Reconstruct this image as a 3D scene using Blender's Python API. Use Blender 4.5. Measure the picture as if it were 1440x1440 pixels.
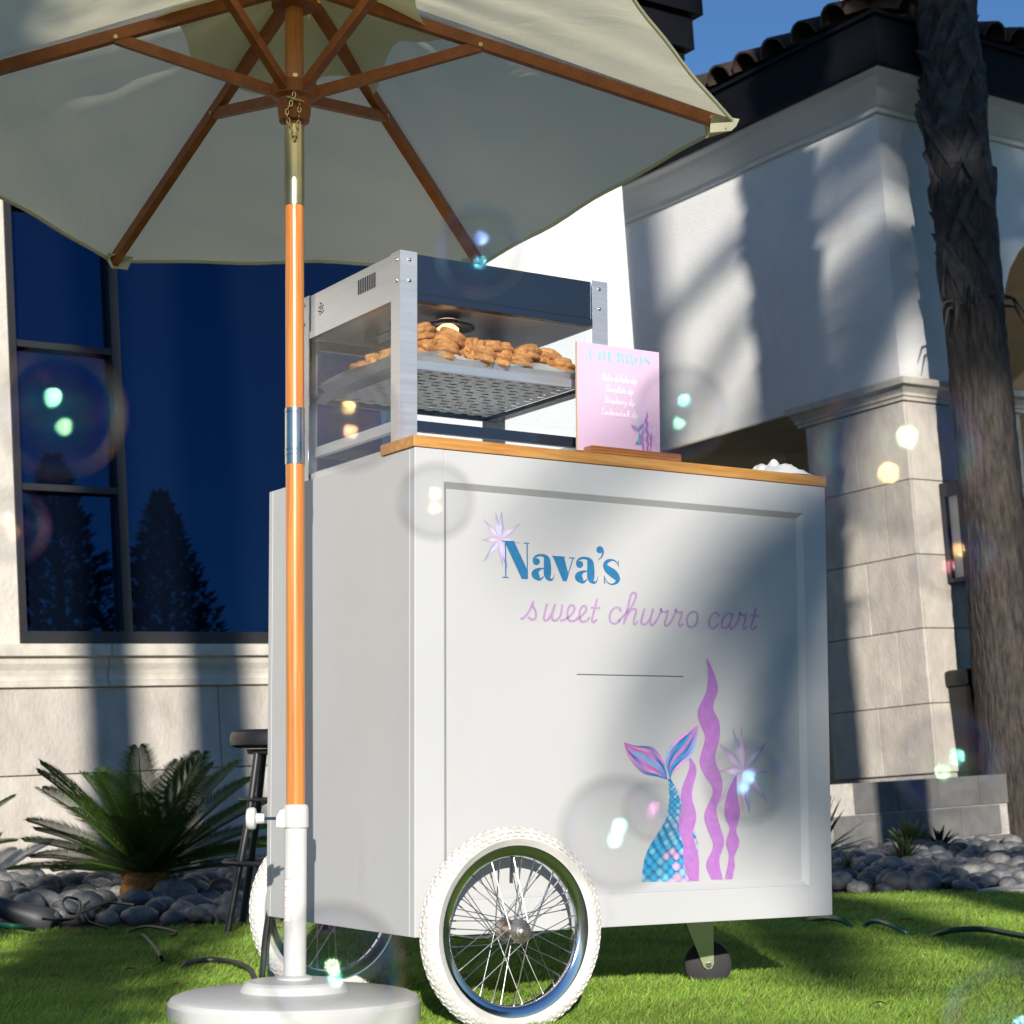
import bpy, bmesh, math, random
import numpy as np
from mathutils import Matrix, Vector
random.seed(7); rng = np.random.default_rng(7)
R = math.radians
for o in list(bpy.data.objects): bpy.data.objects.remove(o)
scene = bpy.context.scene
col = scene.collection

# ---------------------------------------------------------------- camera, sky, sun, exposure
# Positions are worked out in the frame of the lawn (z = 0 is the soil of the lawn, camera over
# the origin).  The lawn falls a few degrees against the plumb house, so GRAV turns that frame upright.
FPX, PITCH, PPY, ROLL = 2667.57, 0.085055, 864.04, -0.00402      # at 1440 px
UP = Vector((-0.06156, 0.01975, 0.99791)).normalized()           # plumb direction in the lawn frame
GRAV = UP.rotation_difference(Vector((0, 0, 1))).to_matrix().to_4x4()
cam = bpy.data.cameras.new('camera'); cam_o = bpy.data.objects.new('camera', cam); col.objects.link(cam_o)
cam.sensor_width = 36; cam.lens = FPX / 1440 * 36; cam.shift_y = (PPY - 720) / 1440
cam.clip_start = 0.05; cam.clip_end = 2000
cam.dof.use_dof = True; cam.dof.focus_distance = 3.85; cam.dof.aperture_fstop = 12; cam.dof.aperture_blades = 8
cam_o.matrix_world = GRAV @ (Matrix.Translation((0, 0, .5)) @ Matrix.Rotation(math.pi / 2 + PITCH, 4, 'X') @ Matrix.Rotation(ROLL, 4, 'Z'))
scene.camera = cam_o
SUN_T = Vector((-0.045, 1.0, -0.295)).normalized()                # the way the sunlight travels
sun_dir = (GRAV.to_3x3() @ SUN_T) * -1
world = bpy.data.worlds.new('World'); scene.world = world; world.use_nodes = True
wn = world.node_tree
sky = wn.nodes.new('ShaderNodeTexSky'); sky.sky_type = 'NISHITA'; sky.sun_disc = False
sky.sun_elevation = math.asin(sun_dir.z); sky.sun_rotation = math.atan2(sun_dir.x, sun_dir.y)
sky.altitude = 300; sky.air_density = 1.0; sky.dust_density = 0.0; sky.ozone_density = 6.0
bg = wn.nodes['Background']; bg.inputs[1].default_value = 0.082
wn.links.new(sky.outputs[0], bg.inputs[0])
sl = bpy.data.lights.new('sun', 'SUN'); sl.energy = 4.5; sl.angle = R(0.53); sl.color = (1, .94, .85)
sun_o = bpy.data.objects.new('sun', sl); col.objects.link(sun_o)
sun_o.rotation_euler = (-sun_dir).to_track_quat('-Z', 'Y').to_euler()
sun_o.location = sun_dir * 30
vs = scene.view_settings; vs.view_transform = 'Standard'; vs.look = 'None'; vs.exposure = 0.52; vs.gamma = 1; vs.use_curve_mapping = False
DONE = {cam_o.name, sun_o.name}

# ---------------------------------------------------------------- pixel rays (lawn frame)
C0 = Vector((0, 0, .5))
def ray(u, v):
    u -= 720; v -= PPY
    c, s = math.cos(ROLL), math.sin(ROLL)
    uu, vv = c * u + s * v, -s * u + c * v
    x, z = uu / FPX, -vv / FPX
    c, s = math.cos(PITCH), math.sin(PITCH)
    return Vector((x, c - s * z, s + c * z))
def on_plane(u, v, P, n):
    r = ray(u, v); return C0 + r * ((Vector(P) - C0).dot(n) / r.dot(n))
def ground(u, v, z=0.03): return on_plane(u, v, (0, 0, z), Vector((0, 0, 1)))
def at_depth(u, v, y): r = ray(u, v); return C0 + r * (y / r.y)
# cart frame: X along the lettered long side, Y to its back, Z up
CYAW = 1.02157
CN = Vector((-.1899, 3.6858, 0)); CA = Vector((math.sin(CYAW), math.cos(CYAW), 0)); CB = Vector((-math.cos(CYAW), math.sin(CYAW), 0))
CART = Matrix((( CA.x, CB.x, 0, CN.x), (CA.y, CB.y, 0, CN.y), (0, 0, 1, 0), (0, 0, 0, 1)))
CART_I = CART.inverted()
def cl(u, v, Y): return CART_I @ on_plane(u, v, CN + CB * Y, CB)
# house frame: X along the window wall, Y into the house, Z plumb
HO = at_depth(60, 1245, 8.9)
HX = Vector((math.sin(.9329), math.cos(.9329), 0)); HX = (HX - UP * HX.dot(UP)).normalized(); HY = UP.cross(HX)
HOUSE = Matrix(((HX.x, HY.x, UP.x, HO.x), (HX.y, HY.y, UP.y, HO.y), (HX.z, HY.z, UP.z, HO.z), (0, 0, 0, 1)))
HOUSE_I = HOUSE.inverted()
def hw(u, v, Y=0): return HOUSE_I @ on_plane(u, v, HO + HY * Y, HY)

# ---------------------------------------------------------------- materials
def lin(c): return tuple((x / 255 / 12.92 if x / 255 <= .04045 else ((x / 255 + .055) / 1.055) ** 2.4) for x in c)
MATS = {}
def mat(name, base, rough=.5, metal=0, var=0, vscale=8, stretch=(1, 1, 1), bump=0, bscale=40, bdist=.01, spec=.5, coat=0,
        rvar=0, sub=0, col2=None, detail=5, brick=None):
    if name in MATS: return MATS[name]
    m = bpy.data.materials.new(name); m.use_nodes = True; nt = m.node_tree; N = nt.nodes; L = nt.links
    p = N['Principled BSDF']
    p.inputs['Roughness'].default_value = rough; p.inputs['Metallic'].default_value = metal
    p.inputs['Specular IOR Level'].default_value = spec; p.inputs['Coat Weight'].default_value = coat
    p.inputs['Base Color'].default_value = (*base, 1)
    tc = N.new('ShaderNodeTexCoord'); mp = N.new('ShaderNodeMapping'); mp.inputs['Scale'].default_value = stretch
    L.new(tc.outputs['Object'], mp.inputs[0])
    if var or rvar or col2:
        nz = N.new('ShaderNodeTexNoise'); nz.inputs['Scale'].default_value = vscale; nz.inputs['Detail'].default_value = detail
        nz.inputs['Roughness'].default_value = .62
        L.new(mp.outputs[0], nz.inputs['Vector'])
        rp = N.new('ShaderNodeValToRGB'); rp.color_ramp.elements[0].position = .3; rp.color_ramp.elements[1].position = .7
        c2 = col2 or tuple(min(1, x * (1 + var)) for x in base)
        c1 = base if col2 else tuple(x * (1 - var) for x in base)
        rp.color_ramp.elements[0].color = (*c1, 1); rp.color_ramp.elements[1].color = (*c2, 1)
        L.new(nz.outputs[0], rp.inputs[0]); L.new(rp.outputs[0], p.inputs['Base Color'])
        if rvar:
            mr = N.new('ShaderNodeMapRange'); mr.inputs[3].default_value = max(.02, rough - rvar); mr.inputs[4].default_value = min(1, rough + rvar)
            L.new(nz.outputs[0], mr.inputs[0]); L.new(mr.outputs[0], p.inputs['Roughness'])
    if bump:
        n2 = N.new('ShaderNodeTexNoise'); n2.inputs['Scale'].default_value = bscale; n2.inputs['Detail'].default_value = 6
        L.new(mp.outputs[0], n2.inputs['Vector'])
        b = N.new('ShaderNodeBump'); b.inputs['Strength'].default_value = bump; b.inputs['Distance'].default_value = bdist
        L.new(n2.outputs[0], b.inputs['Height']); L.new(b.outputs[0], p.inputs['Normal'])
    MATS[name] = m; return m
def print_mat(name, rough=.35):
    m = mat(name, (1, 1, 1), rough); nt = m.node_tree
    a = nt.nodes.new('ShaderNodeAttribute'); a.attribute_name = 'Col'
    nz = nt.nodes.new('ShaderNodeTexNoise'); nz.inputs['Scale'].default_value = 70; nz.inputs['Detail'].default_value = 4
    tc = nt.nodes.new('ShaderNodeTexCoord'); nt.links.new(tc.outputs['Object'], nz.inputs['Vector'])
    mx = nt.nodes.new('ShaderNodeMix'); mx.data_type = 'RGBA'; mx.blend_type = 'OVERLAY'; mx.inputs[0].default_value = .25
    nt.links.new(a.outputs['Color'], mx.inputs[6]); nt.links.new(nz.outputs[0], mx.inputs[7])
    nt.links.new(mx.outputs[2], nt.nodes['Principled BSDF'].inputs['Base Color']); return m
def attr_mat(name, rough=.6, transl=0., spec=.3):
    m = bpy.data.materials.new(name); m.use_nodes = True; nt = m.node_tree; p = nt.nodes['Principled BSDF']
    p.inputs['Roughness'].default_value = rough; p.inputs['Specular IOR Level'].default_value = spec
    a = nt.nodes.new('ShaderNodeAttribute'); a.attribute_name = 'Col'
    nt.links.new(a.outputs['Color'], p.inputs['Base Color'])
    if transl:
        t = nt.nodes.new('ShaderNodeBsdfTranslucent'); mx = nt.nodes.new('ShaderNodeMixShader'); mx.inputs[0].default_value = transl
        nt.links.new(a.outputs['Color'], t.inputs['Color'])
        nt.links.new(p.outputs[0], mx.inputs[1]); nt.links.new(t.outputs[0], mx.inputs[2])
        nt.links.new(mx.outputs[0], nt.nodes['Material Output'].inputs[0])
    MATS[name] = m; return m
def glass_mat(name, tint, ior, rough=.01, smudge=.02):
    m = bpy.data.materials.new(name); m.use_nodes = True; nt = m.node_tree; N = nt.nodes; L = nt.links
    N.remove(N['Principled BSDF'])
    t = N.new('ShaderNodeBsdfTransparent'); t.inputs[0].default_value = (*tint, 1)
    g = N.new('ShaderNodeBsdfGlossy'); g.inputs['Roughness'].default_value = rough
    f = N.new('ShaderNodeFresnel'); gm = N.new('ShaderNodeNewGeometry'); im = N.new('ShaderNodeMapRange')
    im.inputs[3].default_value = ior; im.inputs[4].default_value = 1 / ior; L.new(gm.outputs['Backfacing'], im.inputs[0]); L.new(im.outputs[0], f.inputs[0])
    mx = N.new('ShaderNodeMixShader'); L.new(f.outputs[0], mx.inputs[0]); L.new(t.outputs[0], mx.inputs[1]); L.new(g.outputs[0], mx.inputs[2])
    d = N.new('ShaderNodeBsdfDiffuse'); d.inputs[0].default_value = (.8, .8, .8, 1)
    nz = N.new('ShaderNodeTexNoise'); nz.inputs['Scale'].default_value = 14; nz.inputs['Detail'].default_value = 6
    tc = N.new('ShaderNodeTexCoord'); L.new(tc.outputs['Object'], nz.inputs['Vector'])
    mr = N.new('ShaderNodeMapRange'); mr.inputs[1].default_value = .45; mr.inputs[2].default_value = .8; mr.inputs[3].default_value = 0; mr.inputs[4].default_value = smudge * 2
    L.new(nz.outputs[0], mr.inputs[0])
    m2 = N.new('ShaderNodeMixShader'); L.new(mr.outputs[0], m2.inputs[0]); L.new(mx.outputs[0], m2.inputs[1]); L.new(d.outputs[0], m2.inputs[2])
    L.new(m2.outputs[0], N['Material Output'].inputs[0]); MATS[name] = m; return m
white = mat('white_paint', (.495, .497, .502), .38, var=.04, vscale=2.2, bump=.05, bscale=220, bdist=.001)
white2 = mat('white_panel', (.48, .48, .483), .28, var=.025, vscale=2)
plastic = mat('white_plastic', (.58, .58, .565), .38, var=.07, vscale=7)
counter = mat('pine_counter', (.40, .17, .035), .42, col2=(.62, .33, .10), vscale=6, stretch=(1.2, 14, 18), bump=.08, bscale=30, bdist=.001)
holderw = mat('sign_holder_wood', (.30, .11, .03), .5, col2=(.46, .20, .06), vscale=9, stretch=(1, 14, 18))
polew = mat('varnished_pole', (.42, .13, .022), .30, col2=(.66, .26, .06), vscale=18, stretch=(7, 7, .22), rvar=.06, detail=8, coat=.3)
ribw = mat('stained_rib', (.30, .085, .02), .45, col2=(.46, .15, .035), vscale=25, stretch=(1, 1, 1))
steel = mat('stainless', (.72, .72, .74), .42, .82, rvar=.08, vscale=5, stretch=(1, 1, 30), var=.06, bump=.03, bscale=60, bdist=.0005)
steel_dk = mat('smoked_steel', (.055, .075, .11), .22, .75, rvar=.05, vscale=6)
chrome = mat('chrome', (.72, .73, .76), .12, 1, rvar=.06, vscale=20)
spoke_m = mat('spoke_steel', (.52, .52, .54), .3, 1, var=.2, vscale=30)
rust = mat('rusty_steel', (.50, .49, .48), .38, .9, col2=(.30, .20, .14), vscale=60)
brass = mat('brass', (.72, .60, .34), .25, 1, var=.1, vscale=20)
ferrule = mat('nickel_ferrule', (.62, .60, .52), .2, 1, var=.1, vscale=30)
tyre_m = mat('white_tyre', (.70, .69, .66), .65, col2=(.52, .50, .46), vscale=18, bump=.2, bscale=120, bdist=.001)
black = mat('black_plastic', (.012, .012, .013), .4, var=.2, vscale=10)
blackm = mat('black_metal', (.018, .018, .02), .45, .0, var=.2, vscale=10)
rubber = mat('black_rubber', (.015, .015, .016), .7, var=.2, vscale=30)
stucco = mat('white_stucco', (.71, .705, .69), .9, var=.06, vscale=1.5, bump=.4, bscale=85, bdist=.015, spec=.2)
cream = mat('cream_stucco', (.56, .52, .46), .9, var=.10, vscale=5, bump=.4, bscale=40, bdist=.015, spec=.2)
trav = mat('travertine', (.57, .53, .475), .8, col2=(.41, .375, .335), vscale=5, stretch=(1.7, 1.7, .9), bump=.4, bscale=40, bdist=.012, detail=9, spec=.25)
trav2 = mat('moulded_stone', (.62, .58, .50), .8, col2=(.46, .42, .36), vscale=9, bump=.35, bscale=30, bdist=.008, spec=.25)
mortar = mat('mortar', (.42, .39, .34), .95, var=.2, vscale=20)
cmu = mat('concrete_block', (.11, .11, .11), .95, col2=(.17, .165, .16), vscale=10, bump=.5, bscale=90, bdist=.008)  # grey darkened for the shade the low wall stands in
concrete = mat('concrete', (.52, .50, .46), .9, var=.1, vscale=9, bump=.3, bscale=80, bdist=.004)
fascia = mat('dark_fascia', (.006, .006, .008), .6, spec=.12, var=.2, vscale=6)
frame_m = mat('bronze_frame', (.022, .021, .022), .4, var=.2, vscale=8)
tile_m = mat('shaded_clay_tile', (.020, .014, .012), .75, col2=(.075, .045, .032), vscale=5, bump=.4, bscale=40, bdist=.01)  # shade over the roof is put into this dark clay colour
soffit_m = mat('tan_stucco', (.46, .40, .30), .9, var=.06, vscale=3, bump=.4, bscale=50, bdist=.01)
soil = mat('dark_soil', (.05, .043, .036), .95, var=.4, vscale=30, bump=.6, bscale=60, bdist=.02)
pebble_m = mat('river_pebble', (.065, .073, .082), .6, col2=(.20, .20, .195), vscale=2.5, bump=.15, bscale=60, bdist=.004)
def pebble_variation():
    m = pebble_m; nt = m.node_tree; p = nt.nodes['Principled BSDF']
    oi = nt.nodes.new('ShaderNodeObjectInfo'); rp = nt.nodes.new('ShaderNodeValToRGB')
    for e, c in zip(rp.color_ramp.elements, ((.42, .48, .58), (1.6, 1.5, 1.36))): e.color = (*c, 1)
    nt.links.new(oi.outputs['Random'], rp.inputs[0])
    mx = nt.nodes.new('ShaderNodeMix'); mx.data_type = 'RGBA'; mx.blend_type = 'MULTIPLY'; mx.inputs[0].default_value = 1
    src = p.inputs['Base Color'].links[0].from_socket
    nt.links.new(src, mx.inputs[6]); nt.links.new(rp.outputs[0], mx.inputs[7]); nt.links.new(mx.outputs[2], p.inputs['Base Color'])
pebble_variation()
def scuffs(m, scale, amt):
    nt = m.node_tree; p = nt.nodes['Principled BSDF']; tc = nt.nodes.new('ShaderNodeTexCoord'); mp_ = nt.nodes.new('ShaderNodeMapping'); mp_.inputs['Scale'].default_value = (1, 1, .35)
    nz = nt.nodes.new('ShaderNodeTexNoise'); nz.inputs['Scale'].default_value = scale; nz.inputs['Detail'].default_value = 8; nz.inputs['Roughness'].default_value = .75
    nt.links.new(tc.outputs['Object'], mp_.inputs[0]); nt.links.new(mp_.outputs[0], nz.inputs['Vector'])
    rp = nt.nodes.new('ShaderNodeValToRGB'); rp.color_ramp.elements[0].position = .60; rp.color_ramp.elements[1].position = .78; rp.color_ramp.elements[0].color = (1, 1, 1, 1); rp.color_ramp.elements[1].color = (1 - amt, 1 - amt * 1.05, 1 - amt * 1.2, 1)
    nt.links.new(nz.outputs[0], rp.inputs[0]); mx = nt.nodes.new('ShaderNodeMix'); mx.data_type = 'RGBA'; mx.blend_type = 'MULTIPLY'; mx.inputs[0].default_value = 1
    nt.links.new(p.inputs['Base Color'].links[0].from_socket, mx.inputs[6]); nt.links.new(rp.outputs[0], mx.inputs[7]); nt.links.new(mx.outputs[2], p.inputs['Base Color'])
for m_, a_, b_ in ((white, 7, .16), (plastic, 13, .30), (stucco, 1.6, .14), (cream, 3, .2), (tyre_m, 16, .25)): scuffs(m_, a_, b_)
def block_variation(m):
    nt = m.node_tree; p = nt.nodes['Principled BSDF']; oi = nt.nodes.new('ShaderNodeObjectInfo'); rp = nt.nodes.new('ShaderNodeValToRGB')
    for e, c in zip(rp.color_ramp.elements, ((.86, .84, .82), (1.08, 1.08, 1.06))): e.color = (*c, 1)
    nt.links.new(oi.outputs['Random'], rp.inputs[0]); mx = nt.nodes.new('ShaderNodeMix'); mx.data_type = 'RGBA'; mx.blend_type = 'MULTIPLY'; mx.inputs[0].default_value = 1
    nt.links.new(p.inputs['Base Color'].links[0].from_socket, mx.inputs[6]); nt.links.new(rp.outputs[0], mx.inputs[7]); nt.links.new(mx.outputs[2], p.inputs['Base Color'])
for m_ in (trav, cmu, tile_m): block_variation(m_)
bark = mat('palm_bark', (.008, .007, .0065), .9, col2=(.075, .060, .050), vscale=7, stretch=(5, 5, 1.0), bump=.9, bscale=9, bdist=.03, detail=8)  # near black: shade on the palm trunk is put into the bark colour
boot_m = mat('palm_boot', (.012, .0115, .013), .8, col2=(.085, .078, .077), vscale=10, stretch=(1, 1, 1), bump=.4, bscale=30, bdist=.01)  # leaf bases darkened too, upper trunk shade put into the colour
cable_m = mat('black_cable', (.014, .014, .014), .45)
hose_m = mat('green_hose', (.006, .075, .045), .4)
ctrunk = mat('sago_trunk', (.10, .045, .014), .9, col2=(.32, .15, .035), vscale=30, bump=.8, bscale=50, bdist=.02)
paper = mat('paper', (.82, .81, .78), .8, var=.03, vscale=10)
churro_m = mat('sugared_churro', (.30, .10, .016), .75, col2=(.62, .31, .10), vscale=70, bump=.6, bscale=260, bdist=.002)
pinkb = mat('pink_board', (.64, .44, .60), .35, col2=(.68, .49, .65), vscale=4)
plyedge = mat('ply_edge', (.62, .45, .28), .6, var=.15, vscale=30)
frost = mat('frosted_glass', (.62, .62, .58), .5)
drym = mat('dry_leaf', (.30, .15, .06), .8, var=.3, vscale=30)
caster_m = mat('grass_tinted_zinc', (.36, .40, .24), .25, 1, rvar=.06, vscale=12)  # green of the reflected grass put into the metal colour
spot_m = mat('grey_lamp', (.045, .047, .053), .5, var=.15, vscale=15)
sticker = mat('sticker', (.80, .79, .78), .4); redink = mat('red_ink', (.62, .12, .12), .5)
slot_m = mat('slot_dark', (.008, .008, .009), .7)
clear = glass_mat('clear_glass', (.96, .975, .985), 1.28, .01, .003)
print_m = print_mat('vinyl_print')
leaf_m = attr_mat('leaf', .5, .25, .4)
grass_m = attr_mat('turf_blade', .55, .3, .35)
# dark window glass, the mirrored sky's navy put into its specular tint
winglass = mat('sky_tinted_window_glass', (.002, .004, .010), .015, 0, spec=1.0)
_p = winglass.node_tree.nodes['Principled BSDF']; _p.inputs['IOR'].default_value = 2.1; _p.inputs['Specular Tint'].default_value = (.035, .15, .36, 1)
_n = winglass.node_tree; _nz = _n.nodes.new('ShaderNodeTexNoise'); _nz.inputs['Scale'].default_value = .9; _nz.inputs['Detail'].default_value = 1
_tc = _n.nodes.new('ShaderNodeTexCoord'); _n.links.new(_tc.outputs['Object'], _nz.inputs['Vector'])
_b = _n.nodes.new('ShaderNodeBump'); _b.inputs['Strength'].default_value = .05; _b.inputs['Distance'].default_value = .02
_n.links.new(_nz.outputs[0], _b.inputs['Height']); _n.links.new(_b.outputs[0], _p.inputs['Normal'])
# canopy cloth lets light through
canopy_m = bpy.data.materials.new('canopy_cloth'); canopy_m.use_nodes = True
_n = canopy_m.node_tree; _p = _n.nodes['Principled BSDF']; _p.inputs['Roughness'].default_value = .9; _p.inputs['Specular IOR Level'].default_value = .1
_p.inputs['Base Color'].default_value = (.94, .89, .68, 1)
_t = _n.nodes.new('ShaderNodeBsdfTranslucent'); _t.inputs[0].default_value = (.96, .90, .64, 1)
_m = _n.nodes.new('ShaderNodeMixShader'); _m.inputs[0].default_value = .58
_n.links.new(_p.outputs[0], _m.inputs[1]); _n.links.new(_t.outputs[0], _m.inputs[2]); _n.links.new(_m.outputs[0], _n.nodes['Material Output'].inputs[0])
_tc = _n.nodes.new('ShaderNodeTexCoord'); _nz = _n.nodes.new('ShaderNodeTexNoise'); _nz.inputs['Scale'].default_value = 5; _nz.inputs['Detail'].default_value = 5; _nz.inputs['Distortion'].default_value = 1.0
_n.links.new(_tc.outputs['Object'], _nz.inputs['Vector'])
_b = _n.nodes.new('ShaderNodeBump'); _b.inputs['Strength'].default_value = .25; _b.inputs['Distance'].default_value = .02
_n.links.new(_nz.outputs[0], _b.inputs['Height']); _n.links.new(_b.outputs[0], _p.inputs['Normal']); _n.links.new(_b.outputs[0], _t.inputs['Normal'])
MATS['canopy'] = canopy_m

# ---------------------------------------------------------------- mesh helpers
class MB:
    def __init__(s): s.v = []; s.f = []; s.c = []
    def add(s, vs, fs, color=None):
        n = len(s.v); s.v += [tuple(v) for v in vs]; s.f += [tuple(i + n for i in f) for f in fs]
        if color is not None: s.c += [color] * len(vs) if not isinstance(color, list) else color
        return s
    def box(s, x0, x1, y0, y1, z0, z1, b=0):
        if b <= 0:
            return s.add([(x, y, z) for z in (z0, z1) for y in (y0, y1) for x in (x0, x1)],
                         [(0, 2, 3, 1), (4, 5, 7, 6), (0, 1, 5, 4), (2, 6, 7, 3), (0, 4, 6, 2), (1, 3, 7, 5)])
        bm = bmesh.new(); bmesh.ops.create_cube(bm, size=1)
        for v in bm.verts: v.co = Vector(((x0 + x1) / 2 + v.co.x * (x1 - x0), (y0 + y1) / 2 + v.co.y * (y1 - y0), (z0 + z1) / 2 + v.co.z * (z1 - z0)))
        bmesh.ops.bevel(bm, geom=bm.edges[:], offset=b, segments=2, profile=.6, affect='EDGES')
        bm.verts.index_update(); s.add([v.co[:] for v in bm.verts], [[v.index for v in f.verts] for f in bm.faces]); bm.free(); return s
    def tube(s, pts, r, n=10, cap=True, rs=None):
        pts = [Vector(p) for p in pts]; rings = []; prev = None
        for i, p in enumerate(pts):
            t = (pts[min(i + 1, len(pts) - 1)] - pts[max(i - 1, 0)]).normalized()
            if prev is None:
                a = Vector((0, 0, 1)) if abs(t.z) < .9 else Vector((1, 0, 0)); u = t.cross(a).normalized()
            else:
                u = (prev - t * prev.dot(t)).normalized()
            prev = u; w = t.cross(u); rr = rs[i] if rs else r
            rings.append([p + (u * math.cos(2 * math.pi * k / n) + w * math.sin(2 * math.pi * k / n)) * rr for k in range(n)])
        vs = [v for g in rings for v in g]; fs = []
        for i in range(len(pts) - 1):
            for k in range(n): fs.append((i * n + k, i * n + (k + 1) % n, (i + 1) * n + (k + 1) % n, (i + 1) * n + k))
        if cap: fs += [tuple(range(n - 1, -1, -1)), tuple(range((len(pts) - 1) * n, len(pts) * n))]
        return s.add(vs, fs)
    def lathe(s, prof, n=32, axis='Z', org=(0, 0, 0), cap=True):
        vs = []; fs = []; m = len(prof)
        for r, h in prof:
            for k in range(n):
                a = 2 * math.pi * k / n; x, y = r * math.cos(a), r * math.sin(a)
                p = (x, y, h) if axis == 'Z' else ((h, x, y) if axis == 'X' else (x, h, -y) if axis == 'Y' else None)
                vs.append((p[0] + org[0], p[1] + org[1], p[2] + org[2]))
        for i in range(m - 1):
            for k in range(n): fs.append((i * n + k, i * n + (k + 1) % n, (i + 1) * n + (k + 1) % n, (i + 1) * n + k))
        if cap: fs += [tuple(range(n - 1, -1, -1)), tuple(range((m - 1) * n, m * n))]
        return s.add(vs, fs)
    def bar(s, a, b, w, h, up=(0, 0, 1)):
        a, b = Vector(a), Vector(b); t = (b - a).normalized(); u = t.cross(Vector(up)).normalized(); n = u.cross(t)
        c = [(-1, -1), (1, -1), (1, 1), (-1, 1)]
        vs = [p + u * (x * w / 2) + n * (y * h / 2) for p in (a, b) for x, y in c]
        return s.add(vs, [(3, 2, 1, 0), (4, 5, 6, 7), (0, 1, 5, 4), (1, 2, 6, 5), (2, 3, 7, 6), (3, 0, 4, 7)])
    def prism(s, poly, axis, a, b):
        # polygon in two coordinates pushed along a third: axis X gives (y, z) polygons, Y (x, z), Z (x, y)
        def P(p, h): return (h, p[0], p[1]) if axis == 'X' else (p[0], h, p[1]) if axis == 'Y' else (p[0], p[1], h)
        n = len(poly); vs = [P(p, a) for p in poly] + [P(p, b) for p in poly]
        fs = [tuple(range(n - 1, -1, -1)), tuple(range(n, 2 * n))] + [(i, (i + 1) % n, n + (i + 1) % n, n + i) for i in range(n)]
        return s.add(vs, fs)
    def mesh(s, name, material, smooth=False, fix=True, ang=None):
        me = bpy.data.meshes.new(name); me.from_pydata(s.v, [], s.f); me.materials.append(material)
        if s.c:
            a = me.color_attributes.new('Col', 'FLOAT_COLOR', 'POINT')
            a.data.foreach_set('color', np.array([(*c, 1) for c in s.c], dtype=np.float32).ravel())
        if fix:
            bm = bmesh.new(); bm.from_mesh(me); bmesh.ops.recalc_face_normals(bm, faces=bm.faces[:]); bm.to_mesh(me); bm.free()
        if smooth:
            me.polygons.foreach_set('use_smooth', [True] * len(me.polygons))
            try: me.set_sharp_from_angle(angle=R(ang or 40))
            except Exception: pass
        me.update(); return me
    def build(s, name, material, parent=None, smooth=False, fix=True, ang=None, loc=None):
        o = bpy.data.objects.new(name, s.mesh(name, material, smooth, fix, ang)); col.objects.link(o)
        if parent: o.parent = parent
        if loc: o.location = loc
        return o
def tag(o, label=None, cat=None, group=None, kind=None):
    if label: o['label'] = label
    if cat: o['category'] = cat
    if group: o['group'] = group
    if kind: o['kind'] = kind
    return o
def thing(name, M, label, cat, group=None):
    o = bpy.data.objects.new(name, None); col.objects.link(o); o.empty_display_size = .1
    o.matrix_world = M if isinstance(M, Matrix) else Matrix.Translation(M)
    return tag(o, label, cat, group)
def part(name, parent, me):
    o = bpy.data.objects.new(name, me); col.objects.link(o); o.parent = parent; return o
def cr(pts, n=6):
    pts = [np.array(p, float) for p in pts]; out = []
    for i in range(len(pts) - 1):
        p0, p1, p2, p3 = pts[max(i - 1, 0)], pts[i], pts[i + 1], pts[min(i + 2, len(pts) - 1)]
        for k in range(n):
            t = k / n; out.append(.5 * ((2 * p1) + (-p0 + p2) * t + (2 * p0 - 5 * p1 + 4 * p2 - p3) * t * t + (-p0 + 3 * p1 - 3 * p2 + p3) * t ** 3))
    out.append(pts[-1]); return out

# ---------------------------------------------------------------- ground
def lawn_sheet():
    m = mat('turf_ground', (.030, .055, .012), .95, col2=(.05, .085, .02), vscale=25, bump=.6, bscale=150, bdist=.02)
    n = UP
    xs = [-400, -120, -40, -14, -6, -2, 0, 2, 6, 12, 20, 30, 60, 150, 400]; ys = [-400, -150, -60, -30, -16, -6, 0, 4, 8, 12, 18, 30, 60, 150, 400]
    mb = MB()
    for y in ys:
        for x in xs:
            cx, cy = max(-10, min(30, x)), max(-30, min(24, y))
            p = GRAV @ Vector((cx, cy, 0)); mb.v.append((p.x + (x - cx), p.y + (y - cy), p.z))
    w = len(xs)
    for j in range(len(ys) - 1):
        for i in range(w - 1): mb.f.append((j * w + i, j * w + i + 1, (j + 1) * w + i + 1, (j + 1) * w + i))
    o = mb.build('lawn', m); tag(o, kind='structure'); DONE.add(o.name); return o
lawn_sheet()

BORDER = [(-6, 6.0), (-3, 6.08), (-1.64, 6.12), (-.9, 6.15), (-.2, 6.6), (.6, 7.3), (1.33, 7.80), (1.87, 7.74), (3.0, 7.82), (7, 8.3)]
def border_y(x):
    for (x0, y0), (x1, y1) in zip(BORDER, BORDER[1:]):
        if x0 <= x <= x1: return y0 + (y1 - y0) * (x - x0) / (x1 - x0)
    return 99
SLAB = [(1.88, 7.755), (2.40, 7.79), (2.40, 8.40), (2.23, 8.24)]
def in_poly(x, y, poly):
    c = False; n = len(poly)
    for i in range(n):
        (x0, y0), (x1, y1) = poly[i], poly[(i + 1) % n]
        if (y0 > y) != (y1 > y) and x < (x1 - x0) * (y - y0) / (y1 - y0) + x0: c = not c
    return c
slab = MB().prism(SLAB, 'Z', -.05, .035).build('concrete_path', concrete); tag(slab, kind='structure')

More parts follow.
